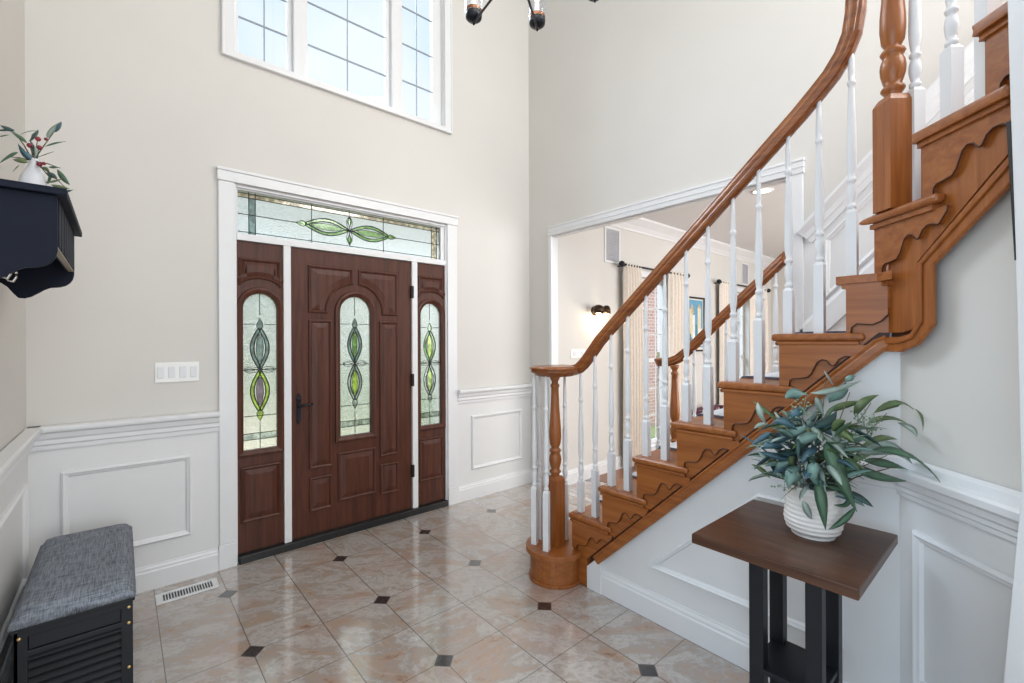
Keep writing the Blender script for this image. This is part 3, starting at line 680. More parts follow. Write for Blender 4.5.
# ------------------------------------------------------------------ cased opening in the right wall
co = MB()
co.box(XR - .022, XR, 2.985, 3.023, 0, 2.395); co.box(XR - .022, XR, .906, .985, 0, 2.395)
struct('trim_17', co, WHITE, 'white upright casings either side of the wide opening', 'casing', .004)
ch = MB(); ch.box(XR - .026, XR, .900, 3.028, 2.395, 2.468); ch.box(XR - .029, XR, .898, 3.030, 2.468, 2.484); ch.box(XR - .03, XR, .898, 3.03, 2.430, 2.436)
struct('trim_18', ch, WHITE, 'white head casing over the wide opening', 'casing', .003)
ji = MB(); ji.box(XR, XR + .06, 2.990, 3.002, 0, 2.395); ji.box(XR, XR + .06, .98, .992, 0, 2.395); ji.box(XR, XR + .06, .985, 3.0, 2.385, 2.398)
struct('trim_19', ji, WHITE, 'white jamb lining inside the wide opening', 'jamb')
lc = MB(); lc.box(XR + .06, XR + .08, 2.995, 3.05, 0, 2.395); lc.box(XR + .06, XR + .08, .9, .985, 0, 2.395); lc.box(XR + .06, XR + .08, .9, 3.02, 2.395, 2.47)
struct('trim_20', lc, WHITE, 'white casing on the living room side of the opening', 'casing')

# ------------------------------------------------------------------ staircase geometry
XN, XS, XWL = 1.985, 2.003, 2.022             # nosing edge, stringer face, wall under stairs
RUN, RISE = .2208, .2062
hk = lambda k: .395 + (k - 2) * RISE
Yk = lambda k: 1.807 - (k - 2) * RUN if k < 8 else .482
XF = 3.045                                    # far string
C0 = Vector((2.003, .334)); D2 = Vector((-.68, -.733)); N2 = Vector((-.733, .68))
BF = lambda s_, z, t: (C0.x + D2.x * s_ + N2.x * t, C0.y + D2.y * s_ + N2.y * t, z)   # second flight plane
AF = lambda y, z, t: (XS - t, y, z)
zb = lambda y: .205 + (1.557 - y) * .961
stair = thing('staircase', 'oak staircase with scalloped step brackets climbing past the opening', 'staircase', (2.5, 1.2, 0))
# lower string
GAP = .071
poly = [(1.777, 0), (1.674, 0), (1.674, zb(1.674) + GAP), (.36, zb(.36) + GAP), (.334, 1.425), (.334, hk(8) - .03)]
for k in range(8, 1, -1):
    yr = Yk(k) - .03
    poly.append((yr, hk(k) - .03))
    if k > 2: poly.append((yr, hk(k - 1) - .03))
obj('stringer', MB().plate(poly, [], AF, 0, -.035), MATS['oak_y'], stair)
far = [(y, z if z < .01 else max(0, z - .03)) for y, z in poly]
obj('stringer', MB().plate(far, [], lambda y, z, t: (XF - t, y, z), 0, -.035), MATS['oak_y'], stair)
# upper string
pb = [(0, 1.425), (.060, 1.425), (.101, 1.436), (.117, 1.472), (.117, 1.649), (.350, 1.847), (.95, 2.324), (.95, 2.80), (.72, 2.63), (.72, 2.43), (.52, 2.43), (.52, 2.222), (.333, 2.222), (.333, 2.015), (.132, 2.015), (.132, 1.808), (0, 1.808)]
obj('stringer', MB().plate(pb, [], BF, 0, -.035), MATS['oak_z'], stair)
# moulding along the underside of both strings
ml = MB()
path = [(1.60, zb(1.60)), (.40, zb(.40)), (.357, 1.358), (.33, 1.37)]
pts = [AF(y, z + .022, .004) for y, z in path]
ml.sweep([(-.0, -.024), (.013, -.024), (.018, -.012), (.020, .006), (.016, .013), (.020, .020), (.012, .026), (-.015, .026)], pts, (-1, 0, 0))
obj('string_moulding', ml, MATS['oak_y'], stair)
mb2 = MB()
pin = [(0, 1.36), (.068, 1.36), (.132, 1.384), (.187, 1.445), (.187, 1.627), (.395, 1.785), (.95, 2.245)]
pou = [(0, 1.41), (.060, 1.41), (.105, 1.42), (.130, 1.463), (.130, 1.640), (.362, 1.833), (.95, 2.31)]
strip = pin + pou[::-1]
mb2.plate(strip, [], BF, 0, .016)
obj('string_moulding', mb2, MATS['oak_z'], stair, .005)
groove = [(a + (c - a) * .55, b + (d - b) * .55) for (a, b), (c, d) in zip(pin, pou)]
gr2 = [(a + (c - a) * .85, b + (d - b) * .85) for (a, b), (c, d) in zip(pin, pou)]
obj('string_bead', MB().plate(groove + gr2[::-1], [], BF, .016, .022), MATS['oak_z'], stair, .003)
obj('groove_shade_strip', MB().plate([(1.66, zb(1.66) + .03), (1.66, zb(1.66) + .09), (.35, zb(.35) + .09), (.334, 1.45), (.334, 1.38), (.36, 1.38)], [], AF, -.010, -.018), MATS['oak_dark_edge'], stair)  # dark strip behind the slot, paints the shade of the groove
obj('groove_shade_strip', MB().plate([(.0, 1.38), (.09, 1.39), (.150, 1.45), (.150, 1.635), (.38, 1.83), (.95, 2.29), (.95, 2.35), (.32, 1.86), (.10, 1.66), (.10, 1.48), (.05, 1.45), (0, 1.45)], [], BF, -.010, -.018), MATS['oak_dark_edge'], stair)  # same painted groove shade for the upper string
# treads, risers, brackets of the straight flight
BR = [(0, 1), (0, 0), (.115, 0), (.12, .13), (.155, .19), (.24, .205), (.32, .235), (.365, .33), (.395, .47), (.425, .60), (.475, .665), (.53, .64), (.565, .555), (.59, .525), (.615, .56), (.65, .68), (.71, .75), (.78, .74), (.82, .70), (.85, .72), (.90, .84), (.93, .91), (.94, 1)]
def shade_line(par, fn, pts):
    obj('edge_shade_line', MB().tube([fn(u, v, .0125) for u, v in pts], .0024, 6), MATS['oak_dark_edge'], par)  # thin dark tube drawn as the shadow line around a bracket
def bracket(fn, u0, sgn, z0, z1, wdt):
    return MB().plate([(u0 + sgn * a * wdt, z0 + (z1 - z0) * b) for a, b in BR], [], fn, 0, .013)
for k in range(2, 8):
    y = Yk(k); z = hk(k); yb = Yk(k + 1) - .03 if k < 7 else .452
    t = MB(); t.box(XN + .02, XF, yb, y, z - .03, z); t.box(XN, XN + .024, y - .305, y, z - .03, z)
    if k < 7: pass
    tr_ = obj('tread', t, MATS['oak_x'], stair, .0125, 3)
    cv = MB(); cv.box(XS - .016, XF, y - .03, y - .014, z - .046, z - .03); cv.box(XS - .016, XS, y - .29, y - .014, z - .046, z - .03)
    obj('cove_moulding', cv, MATS['oak_y'], stair, .006)
    zr = hk(k - 1) if k > 2 else .19
    obj('riser', MB().box(XS, XF, y - .045, y - .03, zr - .02, z - .03), MATS['oak_x'], stair)
    z0_ = zr if k > 2 else .20
    br_ = obj('tread_bracket', bracket(AF, y - .03, -1, z0_, z - .044, .305), MATS['oak_y'], stair)
    shade_line(br_, AF, [(y - .03 - a * .305, z0_ + (z - .044 - z0_) * b) for a, b in BR[2:]])
# winder at the corner
z8, z9 = hk(8), hk(9)
T8 = [(XN, .482), (XF, .482), (XF, -.30), (1.99, .345), BF(.055, 0, .03)[:2], BF(-.005, 0, .032)[:2], (XN, .36)]
def flat(poly_, z0, z1): return MB().plate(poly_, [], lambda u, v, t: (u, v, t), z0, z1)
obj('tread', flat(T8, z8 - .03, z8), MATS['oak_x'], stair, .0125, 3)
obj('cove_moulding', flat([(XS - .014, .465), (2.03, .465), (2.03, .335), BF(.02, 0, 0)[:2], BF(.02, 0, .02)[:2], BF(-.004, 0, .02)[:2]], z8 - .046, z8 - .03), MATS['oak_y'], stair)
obj('riser', MB().box(XS, XF, .437, .452, hk(7) - .02, z8 - .03), MATS['oak_x'], stair)
bp8 = [(.452, z8 - .044), (.452, hk(7)), (.438, hk(7)), (.436, hk(7) + .02), (.42, hk(7) + .033), (.40, hk(7) + .03), (.375, hk(7) + .028), (.352, hk(7) + .04), (.334, hk(7) + .06), (.334, z8 - .044)]
br_ = obj('tread_bracket', MB().plate(bp8, [], AF, 0, .013), MATS['oak_y'], stair)
shade_line(br_, AF, bp8[2:9])
obj('tread_bracket', MB().plate([(0, z8 - .044), (0, hk(7) + .06), (.012, hk(7) + .085), (.014, z8 - .044)], [], BF, 0, .009), MATS['oak_y'], stair)
# second flight
for k, s0 in ((9, -.085), (10, .132), (11, .328), (12, .525), (13, .72)):
    z = hk(k); s1 = s0 + .205; sr_ = s0 + .022
    Q = lambda s_, t: BF(s_, 0, t)[:2]
    t = flat([Q(s0, .034), Q(s0 + .29, .034), Q(s0 + .29, .0), Q(s1 + .03, .0), Q(s1 + .03, -.9), Q(s0, -.9)] if k > 9 else
             [Q(s0 - .01, .036), Q(.222, .034), Q(.222, .0), Q(.16, .0), Q(.16, -.9), (2.95, .36), (2.02, .38)], z - .03, z)
    obj('tread', t, MATS['oak_x'], stair, .0125, 3)
    obj('cove_moulding', flat([Q(s0 + (.008 if k > 9 else .03), .022), Q(s0 + .28, .022), Q(s0 + .285, -.005), Q(s0 + .03, -.005), Q(s0 + .03, -.85), Q(s0 + .014, -.85)], z - .046, z - .03), MATS['oak_y'], stair, .006)
    r0 = sr_
    obj('riser', flat([Q(r0, 0), Q(r0 + .015, 0), Q(r0 + .015, -.9), Q(r0, -.9)], hk(k - 1) - .02, z - .03), MATS['oak_x'], stair)
    b0 = r0 if k > 9 else -.045
    br_ = obj('tread_bracket', bracket(BF, b0, 1, hk(k - 1), z - .044, .30), MATS['oak_y'], stair)
    shade_line(br_, BF, [(b0 + a * .30, hk(k - 1) + (z - .044 - hk(k - 1)) * b) for a, b in BR[2:]])
# starting step
NX, NY = 1.965, 1.885                         # newel centre
def dshape(r, x1, yb, n=20):
    P = [(x1, yb), (x1, NY + r)]
    P += [(NX + r * math.cos(PI / 2 + PI * i / n * 1.13), NY + r * math.sin(PI / 2 + PI * i / n * 1.13)) for i in range(n + 1)]
    P += [(2.035, yb)]
    return P
obj('bullnose_riser', flat(dshape(.152, XF, 1.75), 0, .16), MATS['oak_x'], stair)
obj('tread', flat(dshape(.178, XF + .01, 1.755), .16, .19), MATS['oak_x'], stair, .0125, 3)
obj('cove_moulding', flat(dshape(.164, XF, 1.75), .145, .16), MATS['oak_x'], stair, .005)
obj('base_shoe', flat(dshape(.162, XF, 1.75), 0, .018), MATS['oak_x'], stair, .006)

# wall and trims below the stairs
W1 = lambda y, z, t: (XWL - t, y, z)
struct('wall_stair', MB().plate([(1.66, 0), (1.66, zb(1.66) + .06), (.306, zb(.306) + .09), (.306, 0)], [], W1, 0, -.05), WAINS, 'white panelled wall under the straight run of stairs', 'wall')
CW = Vector((XWL, .306))
B2 = lambda s_, z, t: (CW.x + D2.x * s_ + N2.x * t, CW.y + D2.y * s_ + N2.y * t, z)
struct('wall_stair_angled', MB().plate([(0, 0), (1.1, 0), (1.1, 2.50), (.42, 1.92), (.10, 1.67), (.10, 1.48), (.05, 1.46), (0, 1.46)], [], B2, 0, -.05), WALL, 'pale wall turning under the upper stairs behind the plant stand', 'wall')
struct('trim_21', MB().plate(rect(0, 1.1, 0, .88), [], B2, 0, .004), WAINS, 'white wainscot skin on the angled wall behind the plant stand', 'wainscot')
def bseg(prof, s0, s1, z): 
    a = B2(s0, z, .004); b = B2(s1, z, .004); return MB().extr(prof, a, b, (N2.x, N2.y, 0))
RAIL2 = [(0, 0), (.010, 0), (.012, .014), (.018, .02), (.020, .034), (.028, .042), (.034, .062), (.046, .072), (.048, .092), (.04, .10), (.022, .104), (.018, .124), (.010, .130), (0, .134)]
struct('trim_22', bseg(RAIL2, .0, 1.1, .872), WHITE, 'white chair rail on the angled wall behind the plant stand', 'chair rail')
struct('baseboard_angled', bseg(BASEP, 0, 1.1, 0), WHITE, 'white baseboard on the angled wall behind the plant stand', 'baseboard')
struct('trim_23', frame_mould(MB(), rect(.062, .85, .27, .775), B2, .032, .018, .004), WHITE, 'white panel moulding on the angled wall under its chair rail', 'panel moulding')
ys = .74
struct('trim_24', MB().extr(RAIL2, (XWL, ys, .872), (XWL, .306, .872), (-1, 0, 0)), WHITE, 'short white chair rail on stair wall behind the eucalyptus', 'chair rail')
struct('baseboard_stair', MB().extr(BASEP, (XWL, 1.58, 0), (XWL, .306, 0), (-1, 0, 0)), WHITE, 'white baseboard along the wall under the stairs', 'baseboard')
struct('trim_25', MB().plate([(1.674, 0), (1.674, zb(1.674) + .03), (1.575, zb(1.575) + .03), (1.575, 0)], [], W1, 0, .024), WHITE, 'white plinth block where the stair string meets the floor', 'plinth', .003)
struct('trim_26', frame_mould(MB(), [(1.292, .262), (.47, .262), (.47, .76), (.765, .76)], W1, .03, .018, 0), WHITE, 'trapezoid white panel moulding under the stairs', 'panel moulding')

# sloped wainscot on the wall beside the stairs
sl = lambda y, z0: z0 + (.9 - y) * 1.02
wsk = MB().plate([(.905, .6), (.905, sl(.905, 2.045)), (-.6, sl(-.6, 2.045)), (-.6, .6)], [], RW, 0, .006)
struct('trim_27', wsk, WAINS, 'white wainscot skin climbing the wall beside the stairs', 'wainscot')
SRP = [(0, -.06), (.012, -.06), (.016, -.035), (.024, -.028), (.026, .0), (.036, .012), (.05, .03), (.05, .045), (0, .05)]
struct('trim_28', MB().sweep([(a, b) for a, b in SRP], [(XR - .006, .905, sl(.905, 2.02)), (XR - .006, -.6, sl(-.6, 2.02))], (-1, 0, 0)), WHITE, 'white sloping chair rail on the wall beside the stairs', 'chair rail')
struct('trim_29', frame_mould(MB(), [(.80, sl(.80, 1.53)), (.80, sl(.80, 1.88)), (-.5, sl(-.5, 1.88)), (-.5, sl(-.5, 1.53))][::-1], RW, .03, .02, .006), WHITE, 'white sloping panel moulding on the wall beside the stairs', 'panel moulding')
struct('trim_30', MB().sweep([(0, -.07), (.016, -.07), (.016, .03), (.008, .05), (0, .05)], [(XR - .006, .905, sl(.905, 1.44)), (XR - .006, -.6, sl(-.6, 1.44))], (-1, 0, 0)), WHITE, 'white sloping skirt board beside the stairs', 'skirt board')

# ------------------------------------------------------------------ railings
def baluster(parent, x, y, z0, z1, block, ang=0, sc=1.0, name='baluster'):
    c, s_ = math.cos(ang), math.sin(ang); hw = .0165 * sc
    mb = MB(); mb.obox((x, y), (c, s_), (-s_, c), hw, hw, z0, z0 + block)
    # chamfered shoulder
    zt = z0 + block; q = []
    for r, z in ((hw, zt), (hw * .55, zt + .014)):
        q.append([(x + (c * i - s_ * j) * r, y + (s_ * i + c * j) * r, z) for i, j in ((-1, -1), (1, -1), (1, 1), (-1, 1))])
    mb.rings(q)
    b = zt + .010; H = z1 - b; v = min(.30, H * .62)
    prof = [(.010, 0), (.0155, .006), (.0165, .012), (.0155, .018), (.0105, .022), (.0135, .034), (.0165, .052), (.0172, .066), (.0155, .084), (.0105, .100), (.0155, .105), (.0168, .111), (.0155, .117), (.0105, .122), (.0135, .140), (.0165, .165), (.0172, .19)]
    v0 = .19; vl = v - .03
    prof += [(.0155, v0 + vl * .4), (.0125, v0 + vl * .75), (.0105, v0 + vl * .95), (.0095, v0 + vl), (.0145, v0 + vl + .006), (.0152, v0 + vl + .012), (.0145, v0 + vl + .018), (.0095, v0 + vl + .024), (.0115, v0 + vl + .04), (.0105, v0 + vl + .10)]
    top = H
    prof = [(r * sc * .9, h) for r, h in prof if h < top - .01] + [(.0068 * sc, top)]
    mb.lathe(prof, (x, y, b), seg=12)
    return obj(name, mb, WHITE, parent)
def newel(parent, x, y, z0, blk, z1, w_, ang=0):
    c, s_ = math.cos(ang), math.sin(ang); hw = w_ / 2
    nb = MB(); nb.obox((x, y), (c, s_), (-s_, c), hw, hw, z0, z0 + blk)
    zt = z0 + blk; q = []
    for r, z in ((hw, zt), (hw * .72, zt + .022)):
        q.append([(x + (c * i - s_ * j) * r, y + (s_ * i + c * j) * r, z) for i, j in ((-1, -1), (1, -1), (1, 1), (-1, 1))])
    nb.rings(q)
    H = z1 - zt; k = w_ / .08
    prof = [(.026, .012), (.030, .022), (.027, .03), (.034, .038), (.040, .046), (.036, .054), (.028, .060), (.033, .075), (.040, .098), (.042, .118), (.039, .138), (.031, .154), (.036, .160), (.041, .168), (.036, .176), (.026, .182), (.027, .188), (.037, .205), (.0415, .245), (.041, .285), (.036, .34), (.030, .42), (.0265, .49), (.0255, .53), (.031, .537), (.031, .548), (.022, .556), (.022, .566), (.034, .585), (.040, .605)]
    sc = H / .605
    k *= .88
    nb.lathe([(r * k, h * sc) for r, h in prof], (x, y, zt), seg=24)
    return obj('newel_post', nb, MATS['oak_z'], parent)
RAILPROF = [(-.020, -.036), (.020, -.036), (.022, -.020), (.028, -.016), (.031, -.004), (.029, .010), (.033, .016), (.032, .026), (.022, .034), (.0, .037), (-.022, .034), (-.032, .026), (-.033, .016), (-.029, .010), (-.031, -.004), (-.028, -.016), (-.022, -.020)]
rl = thing('stair_railing', 'stair railing on the open side with oak handrail and white turned balusters', 'railing', (2.05, 1.2, 0))
XRL = 2.055
zr_ = lambda y: 1.555 + (1.45 - y) * .897      # rail centre line height
newel(rl, NX, NY, .19, .385, 1.20, .080)
# volute: disc with the rail's own side profile
vp = [(.05, 0), (.10, 0), (.118, .006), (.124, .018), (.140, .024), (.147, .036), (.142, .044), (.152, .050), (.152, .060), (.140, .068), (.10, .072), (.0, .073)]
obj('rail_volute', MB().lathe([(.0, -.0)] + [(r, h * .86) for r, h in vp], (NX, NY, 1.193), seg=36, caps=False), MATS['rail_oak'], rl)
hp = [(XRL, 1.93, 1.225), (XRL, 1.85, 1.225), (XRL, 1.81, 1.227), (XRL, 1.775, 1.238), (XRL, 1.74, 1.264), (XRL, 1.70, 1.306), (XRL, 1.66, 1.352), (XRL, 1.62, zr_(1.62) - .003)]
hp += [(XRL, y, zr_(y)) for y in (1.55, 1.45, 1.2, .95, .75, .62)]
hp += [(XRL, .56, 2.358), (XRL, .51, 2.410), (XRL, .47, 2.470), (XRL, .445, 2.535), (XRL, .434, 2.61), (XRL, .43, 2.69), (XRL - .005, .425, 2.76), (XRL - .02, .40, 2.82), (XRL - .05, .36, 2.86), (XRL - .085, .315, 2.872)]
NRP = [(a * .86, b * .86) for a, b in RAILPROF]
obj('handrail', MB().sweep(NRP, hp, (1, 0, 0)), MATS['rail_oak'], rl, .004)
fil = MB(); 
for x, y in ((1.872, 1.968), (1.862, 1.858), (1.945, 2.0), (2.058, 1.892)):
    baluster(rl, x, y, .19, 1.197, .335, .4)
for k in range(2, 8):
    for dy, blk in ((.045, .175), (.152, .265)):
        y = Yk(k) - dy
        baluster(rl, XRL, y, hk(k), zr_(y) - .03 if y < 1.69 else 1.205, blk)
baluster(rl, XRL, .447, hk(8), 2.465, .24)
PX, PY = 1.985, .317
A2 = math.atan2(D2.y, D2.x)
newel(rl, PX, PY, z9, .362, 2.82, .078, A2)
obj('newel_cap', MB().lathe([(.05, 0), (.062, .01), (.066, .03), (.05, .045), (.04, .06), (.0, .075)], (PX, PY, 2.815), seg=24, caps=False), MATS['rail_oak'], rl)
baluster(rl, 2.0, .262, z9, 3.02, .385, A2, 1.1)
baluster(rl, 1.916, .167, hk(10), 3.1, .235, A2, 1.15)
baluster(rl, 1.842, .088, hk(10), 3.2, .46, A2, 1.15)
up = [(PX - .0 + D2.x * q, PY + D2.y * q, 2.99 + q * .95) for q in (0, .3, .7)]
obj('handrail', MB().sweep(RAILPROF, up, (N2.x, N2.y, 0)), MATS['rail_oak'], rl, .004)

fr = thing('stair_railing', 'shorter stair railing on the opening side ending at the wall', 'railing', (2.99, 1.4, 0))
XFR = 2.985
newel(fr, XFR, 1.687, hk(2), .25, 1.228, .074)
obj('rail_cap', MB().lathe([(0, 0), (.045, 0), (.052, .012), (.058, .03), (.064, .038), (.064, .050), (.05, .058), (0, .060)], (XFR, 1.775, 1.217), seg=28, caps=False), MATS['rail_oak'], fr)
fh = [(XFR, 1.78, 1.247), (XFR, 1.72, 1.249), (XFR, 1.66, 1.272), (XFR, 1.60, 1.318), (XFR, 1.54, 1.372), (XFR, 1.365, 1.535), (XFR, 1.1, 1.775), (XFR, .97, 1.895)]
obj('handrail', MB().sweep(NRP, fh, (1, 0, 0)), MATS['rail_oak'], fr, .004)
obj('wall_rosette', MB().box(XFR - .035, XFR + .035, .965, .985, 1.845, 1.925), MATS['rail_oak'], fr, .01)
baluster(fr, XFR, 1.815, .19, 1.222, .45)
for k in range(2, 7):
    for dy, blk in ((.045, .16), (.118, .23)):
        y = Yk(k) - dy
        if abs(y - 1.687) < .06 or y < 1.0: continue
        zt = 1.245 if y > 1.65 else 1.535 + (1.365 - y) * .905 - .03
        baluster(fr, XFR, y, hk(k), zt, blk)

# carpet mats on the treads
ords = ['', '', 'second', 'third', 'fourth', 'fifth', 'sixth', 'seventh']
for k in range(2, 8):
    y = Yk(k); z = hk(k)
    mt_ = thing('stair_tread_mat', 'pale grey carpet mat wrapped over the %s stair from the floor' % ords[k], 'stair mat', (2.54, y, z), 'carpet mats on the stair treads')
    prof = [(.195, .0), (.195, .011), (.02, .011), (-.004, .008), (-.013, -.003), (-.015, -.02), (-.013, -.036), (-.002, -.046), (-.002, -.035), (-.0005, -.022), (-.0005, -.004), (.004, .0015)]
    me = MB().extr([(-a, b) for a, b in prof], (2.27, y, z), (2.80, y, z), (0, 1, 0))
    obj('mat_pile', me, MATC, mt_, .003)
    for x in (2.262, 2.80): obj('mat_dark_edge', MB().extr([(-a, b * 1.05) for a, b in prof], (x, y, z), (x + .008, y, z), (0, 1, 0)), MATB, mt_)  # narrow darker strip down each side of the mat

# ------------------------------------------------------------------ cased doorway edge next to the camera
def RC(s_, z, t): return BF(s_, z, .085 + t)
edge_ = [(.430, 0), (.457, .56), (.488, .911), (.500, 1.046), (.489, 1.589), (.480, 1.901), (.473, 2.206), (.462, 2.7), (.440, 3.6), (.43, 5.4)]
struct('trim_31', MB().plate(edge_ + [(.60, 5.4), (.60, 0)], [], RC, 0, -.03), WHITE, 'white casing edge of the near wall end beside the upper stairs', 'casing', .003)
struct('wall_stair_end', MB().plate(rect(.60, 1.1, 0, 5.4), [], RC, -.008, -.03), WALL, 'pale wall end closing off the upper stairs', 'wall')
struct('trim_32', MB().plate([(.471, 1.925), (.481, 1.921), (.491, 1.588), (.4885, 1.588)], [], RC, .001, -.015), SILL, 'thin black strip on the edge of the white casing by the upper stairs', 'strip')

# ------------------------------------------------------------------ plant stand
ts = thing('side_table', 'tall narrow plant stand with walnut top and black legs', 'table', (1.68, .525, 0))
obj('tabletop', MB().box(1.432, 1.932, .300, .752, .728, .76), MATS['walnut'], ts, .004)
for x in (1.595, 1.77):
    for y in (.442, .605):
        obj('leg', MB().box(x - .021, x + .021, y - .022, y + .022, .03, .728), BLACK, ts, .002)
obj('lower_shelf', MB().box(1.575, 1.79, .424, .623, .315, .333), BLACK, ts, .002)
obj('foot_base', MB().box(1.48, 1.885, .35, .70, 0, .03), BLACK, ts, .004)

PC = Vector((1.735, .487))                      # pot centre
pot = thing('ceramic_pot', 'white ribbed ceramic pot on the walnut plant stand', 'pot', (PC.x, PC.y, .76))
prof = []
for i in range(46):
    t = i / 45; z = .003 + t * .158
    base_ = .069 + .016 * math.sin(PI * min(1, t * 2.6) * .5) - .016 * max(0, t - .25) / .75
    if t < .08: base_ -= (.08 - t) * .2
    prof.append((base_ + .0016 * math.sin(t * 2 * PI * 11), z))
prof += [(.068, .161), (.066, .15), (.0, .145)]
obj('pot_body', MB().lathe([(0, 0), (.062, 0)] + prof, (PC.x, PC.y, .76), seg=40, caps=False), CERAMIC, pot)
obj('soil', MB().lathe([(0, 0), (.066, 0), (.066, .004), (0, .008)], (PC.x, PC.y, .898), seg=24, caps=False), STEM, pot)

# eucalyptus
eu = thing('eucalyptus_arrangement', 'eucalyptus arrangement with drooping green and blue grey leaves in the ribbed pot', 'plant', (PC.x, PC.y, .96))
FW3 = F_.copy(); RT3 = R_.copy()
K = .00087
EYE = Vector((0, 0, CAM_H))
def at_depth(px, py, z): return EYE + F_ * z + R_ * ((px - 512) / FPX * z) + U_ * ((341.5 - py) / FPX * z)
def E(zx, zy, dep=0.0):
    px, py = 740 + zx / 3.795 - 1, 370 + zy / 3.795
    d = F_ + R_ * ((px - 512) / FPX)             # keep every leaf in front of the angled wall behind the stand
    lim = (N2.x * CW.x + N2.y * CW.y) / (N2.x * d.x + N2.y * d.y) if N2.x * d.x + N2.y * d.y < 0 else 9
    return at_depth(px, py, min(1.502 + dep, lim - .05, (XWL - .05) / d.x))
MOUTH = (283, 475)
sprigs = {
 'olive': (0, [((510, 170), (600, 131), (662, 158), 34, .02), ((655, 150), (690, 175), (697, 238), 22, .03), ((470, 292), (540, 263), (600, 270), 26, .0), ((440, 185), (468, 130), (530, 100), 34, .03), ((330, 165), (400, 138), (468, 125), 30, .05), ((480, 212), (560, 186), (640, 212), 26, .05)]),
 'long': (4, [((400, 350), (500, 398), (635, 428), 46, -.03), ((470, 350), (560, 360), (640, 385), 44, 0), ((500, 310), (650, 330), (772, 446), 44, -.02), ((330, 275), (372, 380), (445, 545), 58, -.10), ((295, 420), (312, 500), (326, 612), 44, -.11), ((440, 525), (395, 575), (335, 612), 24, -.09), ((330, 445), (370, 452), (405, 465), 28, -.08), ((408, 470), (405, 515), (352, 515), 18, -.08)]),
 'grey': (3, [((440, 330), (560, 296), (655, 362), 62, -.01), ((270, 90), (350, 82), (466, 46), 22, .0), ((360, 68), (340, 30), (322, 5), 24, .02), ((350, 230), (378, 285), (386, 345), 32, -.07), ((240, 500), (258, 540), (276, 572), 24, -.10), ((105, 210), (82, 165), (70, 125), 28, .0), ((110, 208), (80, 212), (55, 226), 16, .0), ((600, 205), (650, 225), (674, 262), 22, .05), ((290, 108), (306, 140), (320, 178), 26, -.04)]),
 'blue': (1, [((262, 100), (215, 92), (174, 110), 46, .0), ((340, 130), (380, 92), (415, 78), 40, .02), ((210, 285), (262, 258), (312, 252), 36, -.08), ((232, 372), (205, 405), (186, 458), 52, -.09), ((285, 352), (292, 400), (304, 440), 60, -.10), ((395, 70), (420, 36), (442, 28), 22, .03), ((180, 165), (205, 180), (240, 190), 34, .0), ((400, 250), (440, 262), (470, 260), 34, -.03), ((170, 240), (215, 240), (250, 215), 36, -.05), ((145, 380), (165, 360), (200, 350), 34, -.05), ((180, 420), (160, 400), (142, 410), 24, -.03)]),
 'slate': (5, [((120, 240), (85, 262), (46, 286), 20, .0), ((170, 300), (120, 285), (70, 305), 34, -.02), ((220, 232), (170, 198), (120, 206), 32, -.04), ((200, 345), (140, 330), (74, 314), 24, -.03), ((230, 260), (160, 262), (92, 302), 30, .01), ((260, 150), (220, 165), (190, 200), 30, -.03), ((300, 300), (260, 320), (235, 360), 30, -.08)]),
 'dark': (2, [((250, 215), (330, 205), (370, 160), 34, -.02), ((240, 330), (180, 318), (130, 345), 30, .0), ((300, 250), (260, 270), (210, 320), 34, -.02), ((380, 300), (420, 330), (455, 350), 34, .02), ((330, 330), (350, 380), (345, 430), 34, -.03), ((130, 390), (128, 365), (140, 340), 22, .02), ((270, 200), (300, 170), (310, 130), 30, .02), ((200, 300), (205, 340), (225, 380), 28, -.02)]),
}
rnd = random.Random(3)
for nm, (mi, lv) in sprigs.items():
    for a, b_, c_, wd, dp in lv:
        mb = MB()
        dj = [rnd.uniform(-.02, .02) for _ in range(3)]
        nrm = (-F_ * .8 + Vector((0, 0, .6)) + R_ * rnd.uniform(-.5, .5))
        mb.leaf([E(*a, dp + dj[0]), E(*b_, dp + dj[1] - .01), E(*c_, dp + dj[2])], wd * K * (.92 if nm in ('olive', 'long') else 1.08), nrm)
        obj('leaf', mb, LEAVES[mi], eu)
# filler leaves inside the bunch
for mi in (1, 4, 5, 2, 0, 3):
    mb = MB()
    for i in range(36):
        th = rnd.uniform(0, 2 * PI); r = rnd.uniform(.01, .115); z = rnd.uniform(.91, 1.12)
        p = Vector((PC.x + r * math.cos(th), PC.y + r * math.sin(th), z)) + RT3 * (-.015 + (z - 1.0) * .1)
        d = Vector((math.cos(th) + rnd.uniform(-.5, .5), math.sin(th) + rnd.uniform(-.5, .5), rnd.uniform(-.7, .8))).normalized()
        L = rnd.uniform(.055, .115)
        mb.leaf([p, p + d * L * .5 + Vector((0, 0, .008)), p + d * L], rnd.uniform(.016, .034), (rnd.uniform(-1, 1), rnd.uniform(-1, 1), 1.0))
    obj('inner_foliage', mb, LEAVES[mi], eu)['kind'] = 'stuff'
sm = MB()
for tx, ty, dp in ((180, 190, 0), (300, 80, 0), (420, 90, .03), (560, 170, .03), (560, 330, 0), (600, 370, -.02), (110, 280, 0), (350, 300, -.08), (460, 220, 0), (240, 180, -.03), (500, 130, .03), (330, 40, .01)):
    b0 = E(283, 500); b2 = E(tx, ty, dp); sm.tube([b0, b0.lerp(b2, .5) + Vector((0, 0, .02)), b2], [.003, .0022, .0012], 6)
obj('stems', sm, STEM, eu)
